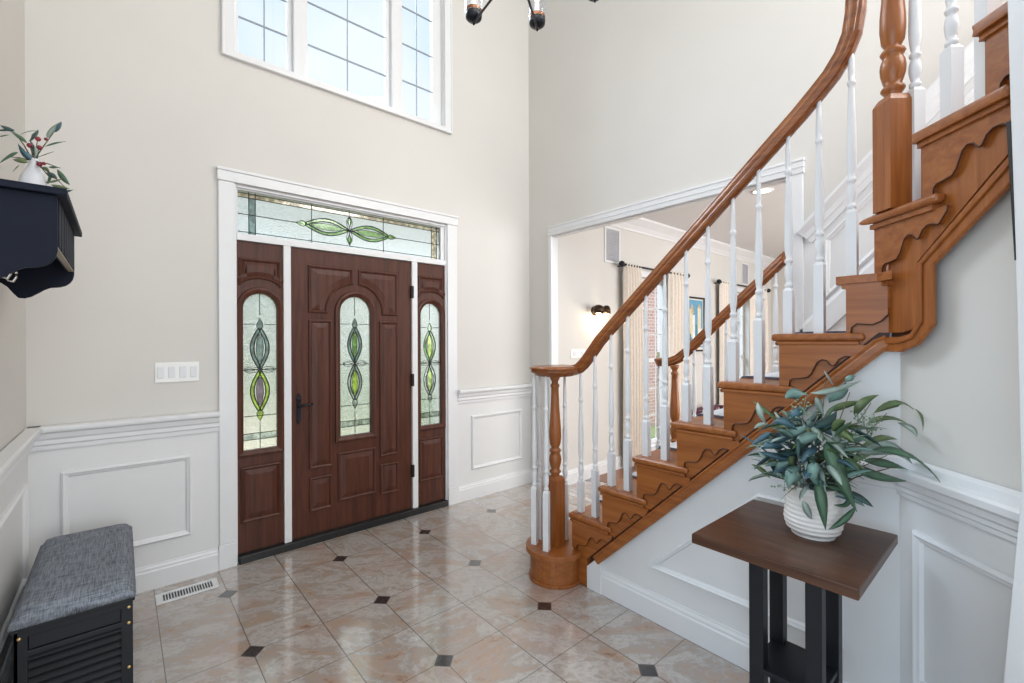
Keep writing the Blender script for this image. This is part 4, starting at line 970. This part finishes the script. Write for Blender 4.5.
for cx_, cy_, dp, n_ in ((475, 205, -.02, 46), (440, 350, -.05, 22), (240, 150, -.05, 40), (270, 380, -.10, 34), (500, 230, .0, 24), (170, 425, -.05, 18)):
    mb = MB()
    for i in range(n_):
        c = E(cx_ + rnd.gauss(0, 28), cy_ + rnd.gauss(0, 20), dp + rnd.uniform(-.02, .02)); mb.ball(c, rnd.uniform(.0022, .004), 6, 4)
        if i % 4 == 0: mb.tube([E(cx_, cy_ + 25, dp), c], .0008, 4)
    sd_ = obj('seed_cluster', mb, SEED, eu); sd_['kind'] = 'stuff'

# ------------------------------------------------------------------ bench
bn = thing('storage_bench', 'black shoe bench with grey fabric seat against the left wall', 'bench', (-.12, 2.68, 0))
bx0, bx1, by0, by1 = -.282, .032, 2.285, 3.085
cu = MB(); n1, n2_ = 14, 22; rg = []
def cush(u, v):
    e = min(u, 1 - u, .5); e2 = min(v, 1 - v)
    return 1 - (1 - min(1, e / .12)) ** 2.2 * .75 - (1 - min(1, e2 / .07)) ** 2.2 * .5
grid = []
for j in range(n2_ + 1):
    for i in range(n1 + 1):
        u, v = i / n1, j / n2_
        grid.append((-.292 + u * .334, 2.272 + v * .828, .424 + .056 * max(.25, cush(u, v))))
fs = [(j * (n1 + 1) + i, j * (n1 + 1) + i + 1, (j + 1) * (n1 + 1) + i + 1, (j + 1) * (n1 + 1) + i) for j in range(n2_) for i in range(n1)]
bo = len(grid)
bot = [(p[0], p[1], .424) for p in grid]
per = [i for i in range(n1 + 1)] + [j * (n1 + 1) + n1 for j in range(1, n2_ + 1)] + [n2_ * (n1 + 1) + i for i in range(n1 - 1, -1, -1)] + [j * (n1 + 1) for j in range(n2_ - 1, 0, -1)]
fs += [(per[i], per[(i + 1) % len(per)], per[(i + 1) % len(per)] + bo, per[i] + bo) for i in range(len(per))]
fs += [tuple(i + bo for i in reversed(f)) for f in fs[:n1 * n2_]]
cu.add(grid + bot, fs, True)
obj('seat_cushion', cu, FABRIC, bn)
obj('lid', MB().box(-.288, .038, 2.277, 3.093, .408, .424), BLACK, bn, .003)
body = MB()
body.box(bx0, bx1, by1 - .018, by1, 0, .408); body.box(bx0, bx0 + .012, by0, by1, .03, .408); body.box(bx0, bx1, by0, by1, .03, .05)
body.box(bx0 + .02, bx1 - .02, by0 + .03, by1, .20, .215)
obj('carcass', body, BLACK, bn, .002)
efn = lambda u, v, t: (u, by0 + .018 - t, v)
ep = MB().plate(rect(bx0, bx1, 0, .408), [rect(bx0 + .035, bx1 - .035, .335, .385), rect(bx0 + .035, bx1 - .035, .05, .315)], efn, 0, .018)
ep.box(bx0 + .035, bx1 - .035, by0 + .008, by0 + .016, .335, .385)
obj('end_frame', ep, BLACK, bn, .002)
lv = MB()
for i in range(9):
    z = .068 + i * .029
    lv.add([(bx0 + .035, by0 + .002, z), (bx1 - .035, by0 + .002, z), (bx1 - .035, by0 + .022, z + .022), (bx0 + .035, by0 + .022, z + .022), (bx0 + .035, by0 + .002, z + .004), (bx1 - .035, by0 + .002, z + .004), (bx1 - .035, by0 + .022, z + .026), (bx0 + .035, by0 + .022, z + .026)], [(0, 3, 2, 1), (4, 5, 6, 7), (0, 1, 5, 4), (2, 3, 7, 6), (0, 4, 7, 3), (1, 2, 6, 5)])
obj('louver_panel', lv, BLACK, bn)
fp = MB().plate(rect(by0 + .018, by1 - .018, .03, .408), [rect(by0 + .06, 2.66, .06, .375), rect(2.71, by1 - .06, .06, .375)], lambda u, v, t: (bx1 - .018 + t, u, v), 0, .018)
obj('front_frame', fp, BLACK, bn, .002)
for a, b in ((by0 + .06, 2.66), (2.71, by1 - .06)): obj('door', MB().box(bx1 - .014, bx1 - .006, a, b, .06, .375), BLACK, bn)
for x, z in ((bx1 - .012, .385), (bx1 - .012, .325), (bx1 - .012, .155), (bx0 + .014, .385), (bx0 + .014, .1)):
    obj('screw', MB().lathe([(.0055, 0), (.0055, .002), (.003, .0035), (0, .0036)], (x, by0, z), (0, -1, 0), 12, caps=False), BRASS, bn)

# ------------------------------------------------------------------ coat shelf
sh = thing('coat_shelf', 'black wall shelf with curved ends and coat hooks below', 'shelf', (XL, 2.2, 1.6))
obj('shelf_top', MB().box(XL + .002, -.118, 1.85, 2.54, 1.832, 1.852), SHELFD, sh, .002)
pp = [(-.358, 1.832), (-.140, 1.832), (-.140, 1.672), (-.144, 1.652), (-.152, 1.638), (-.164, 1.627), (-.180, 1.620), (-.206, 1.616), (-.222, 1.607), (-.240, 1.592), (-.258, 1.578), (-.276, 1.571), (-.292, 1.572), (-.304, 1.588), (-.320, 1.612), (-.340, 1.628), (-.358, 1.632)]
EP = lambda u, v, t: (u, t, v)
obj('end_panel', MB().plate(pp, [], EP, 1.874, 1.890), SHELFD, sh, .0015)
obj('end_panel', MB().plate(pp, [], EP, 2.498, 2.514), SHELFD, sh, .0015)
fb = MB()
for i in range(7):
    a = 1.892 + i * .0866; fb.box(-.159, -.138, a + .010, a + .076, 1.688, 1.832)
fb.box(-.165, -.158, 1.89, 2.498, 1.688, 1.832)
obj('front_board', fb, SHELFD, sh, .0015)
obj('edge_strip', MB().box(-.156, -.141, 1.89, 2.498, 1.682, 1.688), SHELFEDGE, sh)
obj('back_board', MB().box(XL + .001, XL + .016, 1.89, 2.498, 1.60, 1.832), SHELFD, sh)
for y in (1.98, 2.09, 2.20, 2.31, 2.42):
    hk_ = MB(); hk_.lathe([(.013, 0), (.013, .004), (.009, .006)], (XL + .016, y, 1.655), (1, 0, 0), 12)
    hk_.tube([(XL + .02, y, 1.655), (XL + .045, y, 1.645), (XL + .055, y, 1.628), (XL + .065, y, 1.625), (XL + .072, y, 1.64), (XL + .072, y, 1.655)], .005, 8)
    hk_.ball((XL + .072, y, 1.658), .007)
    obj('coat_hook', hk_, STEEL, sh)

VC = Vector((-.205, 2.045))
vs = thing('bud_vase', 'small white teardrop vase standing on the black coat shelf', 'vase', (VC.x, VC.y, 1.852))
vprof = [(r * .68, h * .84) for r, h in [(0, 0), (.036, 0), (.044, .006), (.049, .022), (.050, .04), (.047, .06), (.040, .08), (.030, .10), (.022, .115), (.0165, .128), (.015, .140), (.018, .148), (.015, .148), (.012, .13), (0, .10)]]
obj('vase_body', MB().lathe(vprof, (VC.x, VC.y, 1.852), seg=32, caps=False), VASEW, vs)
ob = thing('olive_branches', 'sprigs of olive leaves and red berries in the white bud vase', 'plant', (VC.x, VC.y, 2.0))
VD = VC.x * F_.x + VC.y * F_.y
def V(zx, zy, dep=0): return at_depth(zx / 8.54, 110 + zy / 8.54, VD + dep)
KV = VD / FPX / 8.54
vl = [(0, ((320, 400), (300, 340), (265, 240), 40, .02, 2)), (0, ((255, 250), (300, 190), (330, 150), 46, .02, 2)), (0, ((410, 222), (440, 160), (530, 85), 60, .02, 3)), (0, ((470, 170), (500, 130), (532, 82), 46, .0, 5)),
      (0, ((240, 265), (170, 210), (100, 165), 26, -.02, 4)), (0, ((130, 165), (70, 140), (10, 112), 30, .0, 2)), (0, ((130, 155), (60, 150), (-60, 165), 24, .0, 2)), (0, ((160, 345), (90, 370), (-10, 445), 34, -.04, 4)),
      (0, ((240, 400), (200, 340), (160, 270), 38, .0, 5)), (0, ((250, 430), (180, 410), (115, 405), 40, -.04, 0)), (0, ((390, 295), (470, 268), (570, 252), 20, .03, 4)), (0, ((330, 385), (400, 360), (465, 338), 10, .03, 0)),
      (0, ((300, 400), (310, 340), (300, 290), 30, -.02, 3)), (0, ((270, 410), (235, 370), (190, 320), 44, -.03, 5)), (0, ((420, 470), (470, 470), (520, 475), 24, .03, 4)), (0, ((495, 490), (540, 560), (602, 625), 38, .04, 4)), (0, ((390, 520), (450, 540), (500, 590), 34, .0, 2)),
      (0, ((370, 470), (400, 485), (430, 515), 24, .0, 0)), (0, ((390, 600), (470, 590), (540, 570), 22, .0, 0)), (0, ((440, 620), (520, 640), (600, 655), 26, .0, 0)), (0, ((540, 690), (590, 675), (632, 662), 22, .0, 2)), (0, ((170, 450), (140, 480), (115, 510), 12, -.02, 0)), (0, ((180, 190), (250, 165), (320, 160), 8, .02, 0)), (0, ((0, 210), (40, 200), (85, 195), 14, 0, 0)), (0, ((400, 630), (430, 560), (440, 520), 30, .02, 4))]
for _, (a, b_, c_, wd, dp, mi) in vl:
    obj('leaf', MB().leaf([V(*a, dp), V(*b_, dp - .005), V(*c_, dp + rnd.uniform(-.02, .02))], wd * KV * 1.15, -F_ + Vector((0, 0, .3))), LEAVES[mi], ob)
sm = MB()
for a in ((330, 230), (345, 305), (260, 285), (345, 445), (470, 170), (130, 170), (60, 380), (520, 480), (430, 560), (560, 640)):
    sm.tube([V(287, 420), V((287 + a[0]) / 2 + 6, (400 + a[1]) / 2), V(*a)], [.002, .0016, .001], 6)
obj('stems', sm, STEM, ob)
for a in ((332, 230), (346, 305), (260, 285), (343, 447), (382, 440), (400, 232)):
    obj('berry', MB().ball(V(*a, -.01), .0072 if a[0] < 380 else .005, 10, 7), BERRY, ob)

# ------------------------------------------------------------------ switches, registers
def switch(x0, x1, z0, z1, n_, label, YW=YW):
    t = thing('light_switch', label, 'light switch', ((x0 + x1) / 2, YW, z0))
    obj('wall_plate', MB().box(x0, x1, YW - .007, YW, z0, z1), PLASTIC, t, .003)
    wdt = (x1 - x0) / n_
    for i in range(n_):
        c = x0 + wdt * (i + .5)
        r = obj('rocker', MB().box(c - .016, c + .016, YW - .011, YW - .005, z0 + .026, z1 - .026), GREYP, t, .002)
switch(.146, .356, 1.170, 1.287, 4, 'white four gang switch plate left of the front door')
switch(3.345, 3.57, 1.232, 1.323, 2, 'white switch plate below the bronze wall sconce', YL)
fv = thing('floor_register', 'white slotted floor register beside the baseboard', 'floor vent', (.28, 3.12, 0))
fvf = lambda u, v, t: (u, v, t)
sl_ = [rect(.170 + i * .0128, .1775 + i * .0128, 3.082, 3.165) for i in range(18)]
obj('register_frame', MB().plate(rect(.138, .424, 3.063, 3.183), sl_, fvf, .001, .009), WHITE, fv, .0015)
obj('register_duct', MB().box(.16, .405, 3.075, 3.172, .0005, .003), SLOT, fv)
def wallvent(x0, x1, z0, z1, label):
    t = thing('air_return', label, 'wall vent', (x0, YL, z0))
    obj('vent_frame', MB().plate(rect(x0, x1, z0, z1), [rect(x0 + .025, x1 - .025, z0 + .025, z1 - .025)], FL, 0, .012), WHITE, t, .002)
    lm = MB(); k = int((z1 - z0 - .05) / .018)
    for i in range(k):
        z = z0 + .028 + i * .018
        lm.add([FL(x0 + .025, z, .008), FL(x1 - .025, z, .008), FL(x1 - .025, z + .014, .001), FL(x0 + .025, z + .014, .001), FL(x0 + .025, z + .003, .009), FL(x1 - .025, z + .003, .009), FL(x1 - .025, z + .017, .002), FL(x0 + .025, z + .017, .002)], [(0, 3, 2, 1), (4, 5, 6, 7), (0, 1, 5, 4), (2, 3, 7, 6), (0, 4, 7, 3), (1, 2, 6, 5)])
    obj('louver_grille', lm, GRILLE, t)
    obj('vent_back', MB().plate(rect(x0 + .02, x1 - .02, z0 + .02, z1 - .02), [], FL, 0, .001), GRILLE, t)
wallvent(3.885, 4.161, 2.239, 2.628, 'white framed grey air grille above the bronze sconce')
wallvent(7.29, 7.56, 2.27, 2.624, 'distant grey air grille above the farther window')

# ------------------------------------------------------------------ chandelier
CH = Vector((1.245, 1.397)); cz = 2.972
chd = thing('chandelier', 'black iron ring chandelier with clear glass candle lanterns', 'chandelier', (CH.x, CH.y, cz))
stem_ = MB(); stem_.tube([(CH.x, CH.y, cz + .02), (CH.x, CH.y, 5.38)], .010, 10)
stem_.lathe([(0, -.05), (.012, -.045), (.02, -.03), (.035, -.015), (.035, .015), (.02, .04), (.012, .06)], (CH.x, CH.y, cz), seg=16)
stem_.lathe([(.065, 0), (.065, .02), (.02, .035)], (CH.x, CH.y, 5.36), seg=20)
obj('stem', stem_, IRON, chd)
l1 = R_ * -.18 + F_ * 2.226 - Vector((CH.x, CH.y, 0)); a0 = math.atan2(l1.y, l1.x); RD = .415
BULB = paint('warm_bulb', (1.0, .72, .36), .3, emit=2.0)
for i in range(8):
    a = a0 - i * PI / 4; c = (CH.x + RD * math.cos(a), CH.y + RD * math.sin(a))
    obj('arm', MB().tube([(CH.x + .03 * math.cos(a), CH.y + .03 * math.sin(a), cz - .015), (c[0], c[1], cz - .002)], .006, 8), IRON, chd)
    ln_ = obj('lantern_cup', MB().lathe([(0, -.016), (.005, -.014), (.006, .0), (.014, .004), (.030, .009), (.039, .018), (.041, .030), (.041, .042), (.036, .044), (0, .044)], (c[0], c[1], cz), seg=20, caps=False), IRON, chd)
    obj('copper_band', MB().lathe([(.0395, .044), (.0405, .044), (.0405, .060), (.0395, .060)], (c[0], c[1], cz), seg=20, caps=False), COPPER, ln_)
    obj('glass_cylinder', MB().lathe([(.042, .042), (.042, .27), (.0405, .27), (.0405, .042)], (c[0], c[1], cz), seg=24, caps=False), CLEAR, ln_)
    obj('candle', MB().lathe([(.012, .044), (.012, .12), (.0, .121)], (c[0], c[1], cz), seg=12), CERAMIC, ln_)
    obj('bulb', MB().lathe([(.005, .12), (.010, .135), (.0115, .15), (.008, .175), (.002, .195), (0, .197)], (c[0], c[1], cz), seg=12, caps=False), BULB, ln_)
obj('iron_ring', MB().tube([(CH.x + (RD) * math.cos(2 * PI * i / 48), CH.y + (RD) * math.sin(2 * PI * i / 48), cz + .30) for i in range(48)], .008, 8, closed=True), IRON, chd)

# ------------------------------------------------------------------ room beyond the opening
def living_window(name, x0, x1, label):
    t = thing(name, label, 'window', ((x0 + x1) / 2, YL, .15), kind='structure')
    obj('casing', MB().plate(rect(x0 - .07, x1 + .07, .08, 2.213), [rect(x0, x1, .15, 2.143)], FL, 0, .02), WHITE, t, .004)
    obj('sash', MB().plate(rect(x0, x1, .15, 2.143), [rect(x0 + .05, x1 - .05, .2, 1.14), rect(x0 + .05, x1 - .05, 1.18, 2.095)], lambda u, v, q: (u, YL + .06 - q, v), 0, -.035), WHITE, t, .003)
    obj('pane', MB().box(x0 + .04, x1 - .04, YL + .075, YL + .08, .18, 2.115), CLEAR, t)
    g = MB()
    for i in (1, 2): g.box(x0 + (x1 - x0) * i / 3 - .006, x0 + (x1 - x0) * i / 3 + .006, YL + .066, YL + .072, .2, 2.095)
    for z in (.5, .82, 1.48, 1.79): g.box(x0 + .05, x1 - .05, YL + .066, YL + .072, z - .006, z + .006)
    obj('grille', g, WHITE, t)
living_window('window_5', 4.515, 5.213, 'tall white window facing brick beside the sconce')
living_window('window_6', 6.71, 7.54, 'tall white window farther along beyond the framed picture')
def curtain(x0, x1, label, ph):
    mb = MB(); n_ = 60; rings_ = []
    for z, pin_ in ((2.248, .6), (2.20, .45), (2.12, .8), (1.3, 1.0), (.03, 1.1)):
        row = []
        for i in range(n_ + 1):
            t = i / n_; x = x0 + (x1 - x0) * t
            row.append((x, YL - .085 + .03 * pin_ * math.sin(t * 2 * PI * 6 + ph) + .008 * math.sin(t * 40 + z * 3), z))
        back = [(p[0], p[1] + .004, p[2]) for p in reversed(row)]
        rings_.append(row + back)
    mb.rings(rings_, cap=False, smooth=True)
    return tag(obj('curtain', mb, CURT), label, 'curtain', 'beige curtains at the tall windows')
curtain(4.13, 4.45, 'beige curtain panel beside the bronze wall sconce', 0)
curtain(5.06, 5.50, 'beige curtain panel between the nearer window and framed picture', 1)
curtain(6.42, 6.82, 'beige curtain panel just beyond the framed picture', 2)
curtain(7.45, 8.09, 'beige curtain panel farthest along the curtained wall', .5)
def rod(x0, x1, label):
    t = thing('curtain_rod', label, 'curtain rod', (x0, YL, 2.23))
    obj('rod', MB().tube([(x0, YL - .085, 2.23), (x1, YL - .085, 2.23)], .011, 10), IRON, t)
    for x in (x0 - .02, x1 + .02): obj('finial', MB().ball((x, YL - .085, 2.23), .034, 12, 8), IRON, t)
    for x in (x0 + .03, x1 - .03): obj('bracket', MB().box(x - .008, x + .008, YL - .09, YL, 2.21, 2.225), IRON, t)
rod(4.10, 5.46, 'dark curtain rod over the window beside the sconce')
rod(6.38, 8.14, 'dark curtain rod over the farther window')
pf = thing('framed_picture', 'framed poster of pale townhouses under a blue sky', 'picture', (5.84, YL, 1.25))
obj('frame', MB().plate(rect(5.612, 6.074, 1.255, 1.985), [rect(5.635, 6.052, 1.278, 1.962)], FL, 0, .025), BLACK, pf, .003)
obj('mount', MB().plate(rect(5.630, 6.056, 1.273, 1.967), [], FL, 0, .008), paint('poster_paper', (.72, .70, .62), .6), pf)
cols = [('poster_sky', (.12, .33, .50), rect(5.653, 6.033, 1.309, 1.944)), ('poster_cream', (.72, .62, .42), rect(5.684, 5.748, 1.445, 1.817)), ('poster_white', (.75, .74, .70), rect(5.752, 5.820, 1.418, 1.745)), ('poster_ochre', (.62, .42, .16), [(5.703, 1.763), (5.784, 1.763), (5.766, 1.853), (5.743, 1.899), (5.721, 1.853)]), ('poster_cream', None, rect(5.893, 5.984, 1.445, 1.835)), ('poster_teal', (.05, .25, .33), rect(5.829, 5.884, 1.400, 1.618)), ('poster_red', (.45, .12, .08), rect(5.712, 5.857, 1.364, 1.418)), ('poster_ochre', None, [(5.893, 1.835), (5.984, 1.835), (5.938, 1.899)]), ('poster_white', None, rect(5.911, 6.020, 1.327, 1.563)), ('poster_teal', None, rect(5.666, 5.712, 1.327, 1.491))]
for i, (nm, c, poly) in enumerate(cols):
    if c: paint(nm, c, .6, var=.1, scale=20)
    obj('printed_shape', MB().plate(poly, [], FL, .008, .0085 + i * .0003), MATS[nm], pf)
sc = thing('wall_sconce', 'lit bronze wall sconce with twin globes', 'sconce', (3.717, YL, 1.708))
obj('backplate', MB().lathe([(.05, 0), (.05, .012), (.03, .02)], (3.717, YL, 1.713), (0, -1, 0), 20), BRONZE, sc)
obj('arm', MB().tube([(3.717, YL - .01, 1.713), (3.717, YL - .06, 1.708), (3.667, YL - .09, 1.708)], .008, 8), BRONZE, sc)
obj('arm', MB().tube([(3.717, YL - .06, 1.708), (3.79, YL - .09, 1.713)], .008, 8), BRONZE, sc)
SB = paint('sconce_bulb', (1.0, .85, .62), .4, emit=5)
for x, r in ((3.662, .058), (3.79, .045)):
    cup = obj('shade', MB().lathe([(.012, .055), (r * .7, .045), (r, .01), (r, -.03), (r * .95, -.03), (r * .92, .005), (r * .6, .035), (0, .045)], (x, YL - .10, 1.713), seg=20, caps=False), BRONZE, sc)
    obj('bulb', MB().ball((x, YL - .10, 1.685), .026, 12, 8), SB, cup)
pl = bpy.data.lights.new('sconce_glow', 'POINT'); pl.energy = 2.6; pl.color = (1, .80, .55); pl.shadow_soft_size = .04
plo = bpy.data.objects.new('sconce_glow', pl); COL.objects.link(plo); plo.location = (3.73, YL - .12, 1.63)
rc = thing('recessed_light', 'round recessed ceiling light seen through the opening', 'ceiling light', (4.485, 1.652, 2.78))
obj('trim_ring', MB().lathe([(.075, -.006), (.095, -.006), (.095, 0), (.075, 0)], (4.485, 1.652, 2.78), seg=28, caps=False), WHITE, rc)
obj('lamp_disc', MB().lathe([(0, -.002), (.076, -.002), (.076, 0), (0, 0)], (4.485, 1.652, 2.78), seg=28, caps=False), paint('lamp_face', (1, .93, .8), .5, emit=4), rc)
# armchair with floral cushion
ac = thing('armchair', 'pale armchair with plum floral back cushion near the windows', 'armchair', (5.7, 2.62, 0))
def soft(x0, x1, y0, y1, z0, z1): return MB().box(x0, x1, y0, y1, z0, z1)
PALEC = paint('pale_upholstery', (.60, .58, .56), .9, var=.05)
obj('seat', soft(5.38, 5.94, 2.30, 2.78, .20, .42), FLORAL, ac, .05, 3)
obj('backrest', soft(5.38, 5.94, 2.70, 2.84, .20, .56), FLORAL, ac, .05, 3)
obj('armrest', soft(5.28, 5.40, 2.30, 2.84, .12, .55), FLORAL, ac, .04, 3)
obj('armrest', soft(5.92, 6.04, 2.30, 2.84, .12, .55), FLORAL, ac, .04, 3)
for x in (5.33, 5.99):
    for y in (2.35, 2.79): obj('leg', MB().lathe([(.018, 0), (.025, .13)], (x, y, .004), seg=10), MATS['walnut'], ac)

# ------------------------------------------------------------------ outdoors
struct('ground', MB().box(-40, 60, YW + .18, 70, -.35, -.25), GRASS, 'lawn outside the house', 'ground')
struct('porch', MB().box(-.6, 3.2, YW + .18, YW + 2.6, -.25, -.02), PAVE, 'tan porch paving outside the front door', 'porch')
struct('path', MB().box(.6, 2.2, YW + 2.6, YW + 14, -.25, -.2), PAVE, 'tan path leading away from the porch', 'path')
struct('wall_exterior', MB().box(7.66, 8.02, 4.9, 5.25, -.3, 3.4), BRICK, 'pink brick pier seen through the tall window', 'wall')
def tree(x, y, h, r, label, trunk=True):
    t = thing('tree', label, 'tree', (x, y, -.25), 'trees outside the front door')
    if trunk: obj('trunk', MB().tube([(x, y, -.26), (x + .1, y, h * .4), (x, y, h * .7)], [.16, .12, .06], 8), BARK, t)
    mb = MB(); q = random.Random(int(x * 7 + y))
    for i in range(46):
        d = Vector((q.gauss(0, 1), q.gauss(0, 1), q.gauss(0, 1))).normalized() * r * q.uniform(.35, 1)
        mb.ball((x + d.x, y + d.y, h * .72 + d.z * .9), r * q.uniform(.16, .30), 8, 5)
    obj('crown', mb, BUSH, t)
tree(-3.2, 17, 5.2, 2.0, 'round green tree seen through the leaded sidelight')
tree(1.0, 19, 4.4, 1.9, 'round green tree straight outside the front door')
tree(4.5, 16, 4.4, 1.7, 'round green tree outside beyond the porch path')
tree(-5.0, 22, 13.4, 2.3, 'tall tree just showing in the upper window corner')
def shrub(x, y, r, label):
    mb = MB(); q = random.Random(int(x * 13 + y * 5))
    for i in range(26):
        d = Vector((q.gauss(0, 1), q.gauss(0, 1), abs(q.gauss(0, 1)))).normalized() * r * q.uniform(.4, 1)
        mb.ball((x + d.x, y + d.y, -.25 + d.z), r * q.uniform(.2, .35), 8, 5)
    tag(obj('shrub', mb, BUSH), label, 'shrub', 'shrubs beside the porch')
shrub(-.9, 7.0, .8, 'low green shrub beside the porch nearest the switches')
shrub(3.9, 6.6, .8, 'low green shrub beside the porch nearest the brick wall')
shrub(.0, 9.5, .7, 'low green shrub along the path left side')
shrub(3.2, 9.5, .7, 'low green shrub along the path right side')

# set every Empty at the base of its thing, parts keeping their places
for o in list(COL.objects):
    if o.type == 'EMPTY' and 'base' in o:
        b = Vector(o['base']); o.location = b; del o['base']
        for c in o.children: c.location = c.location - b
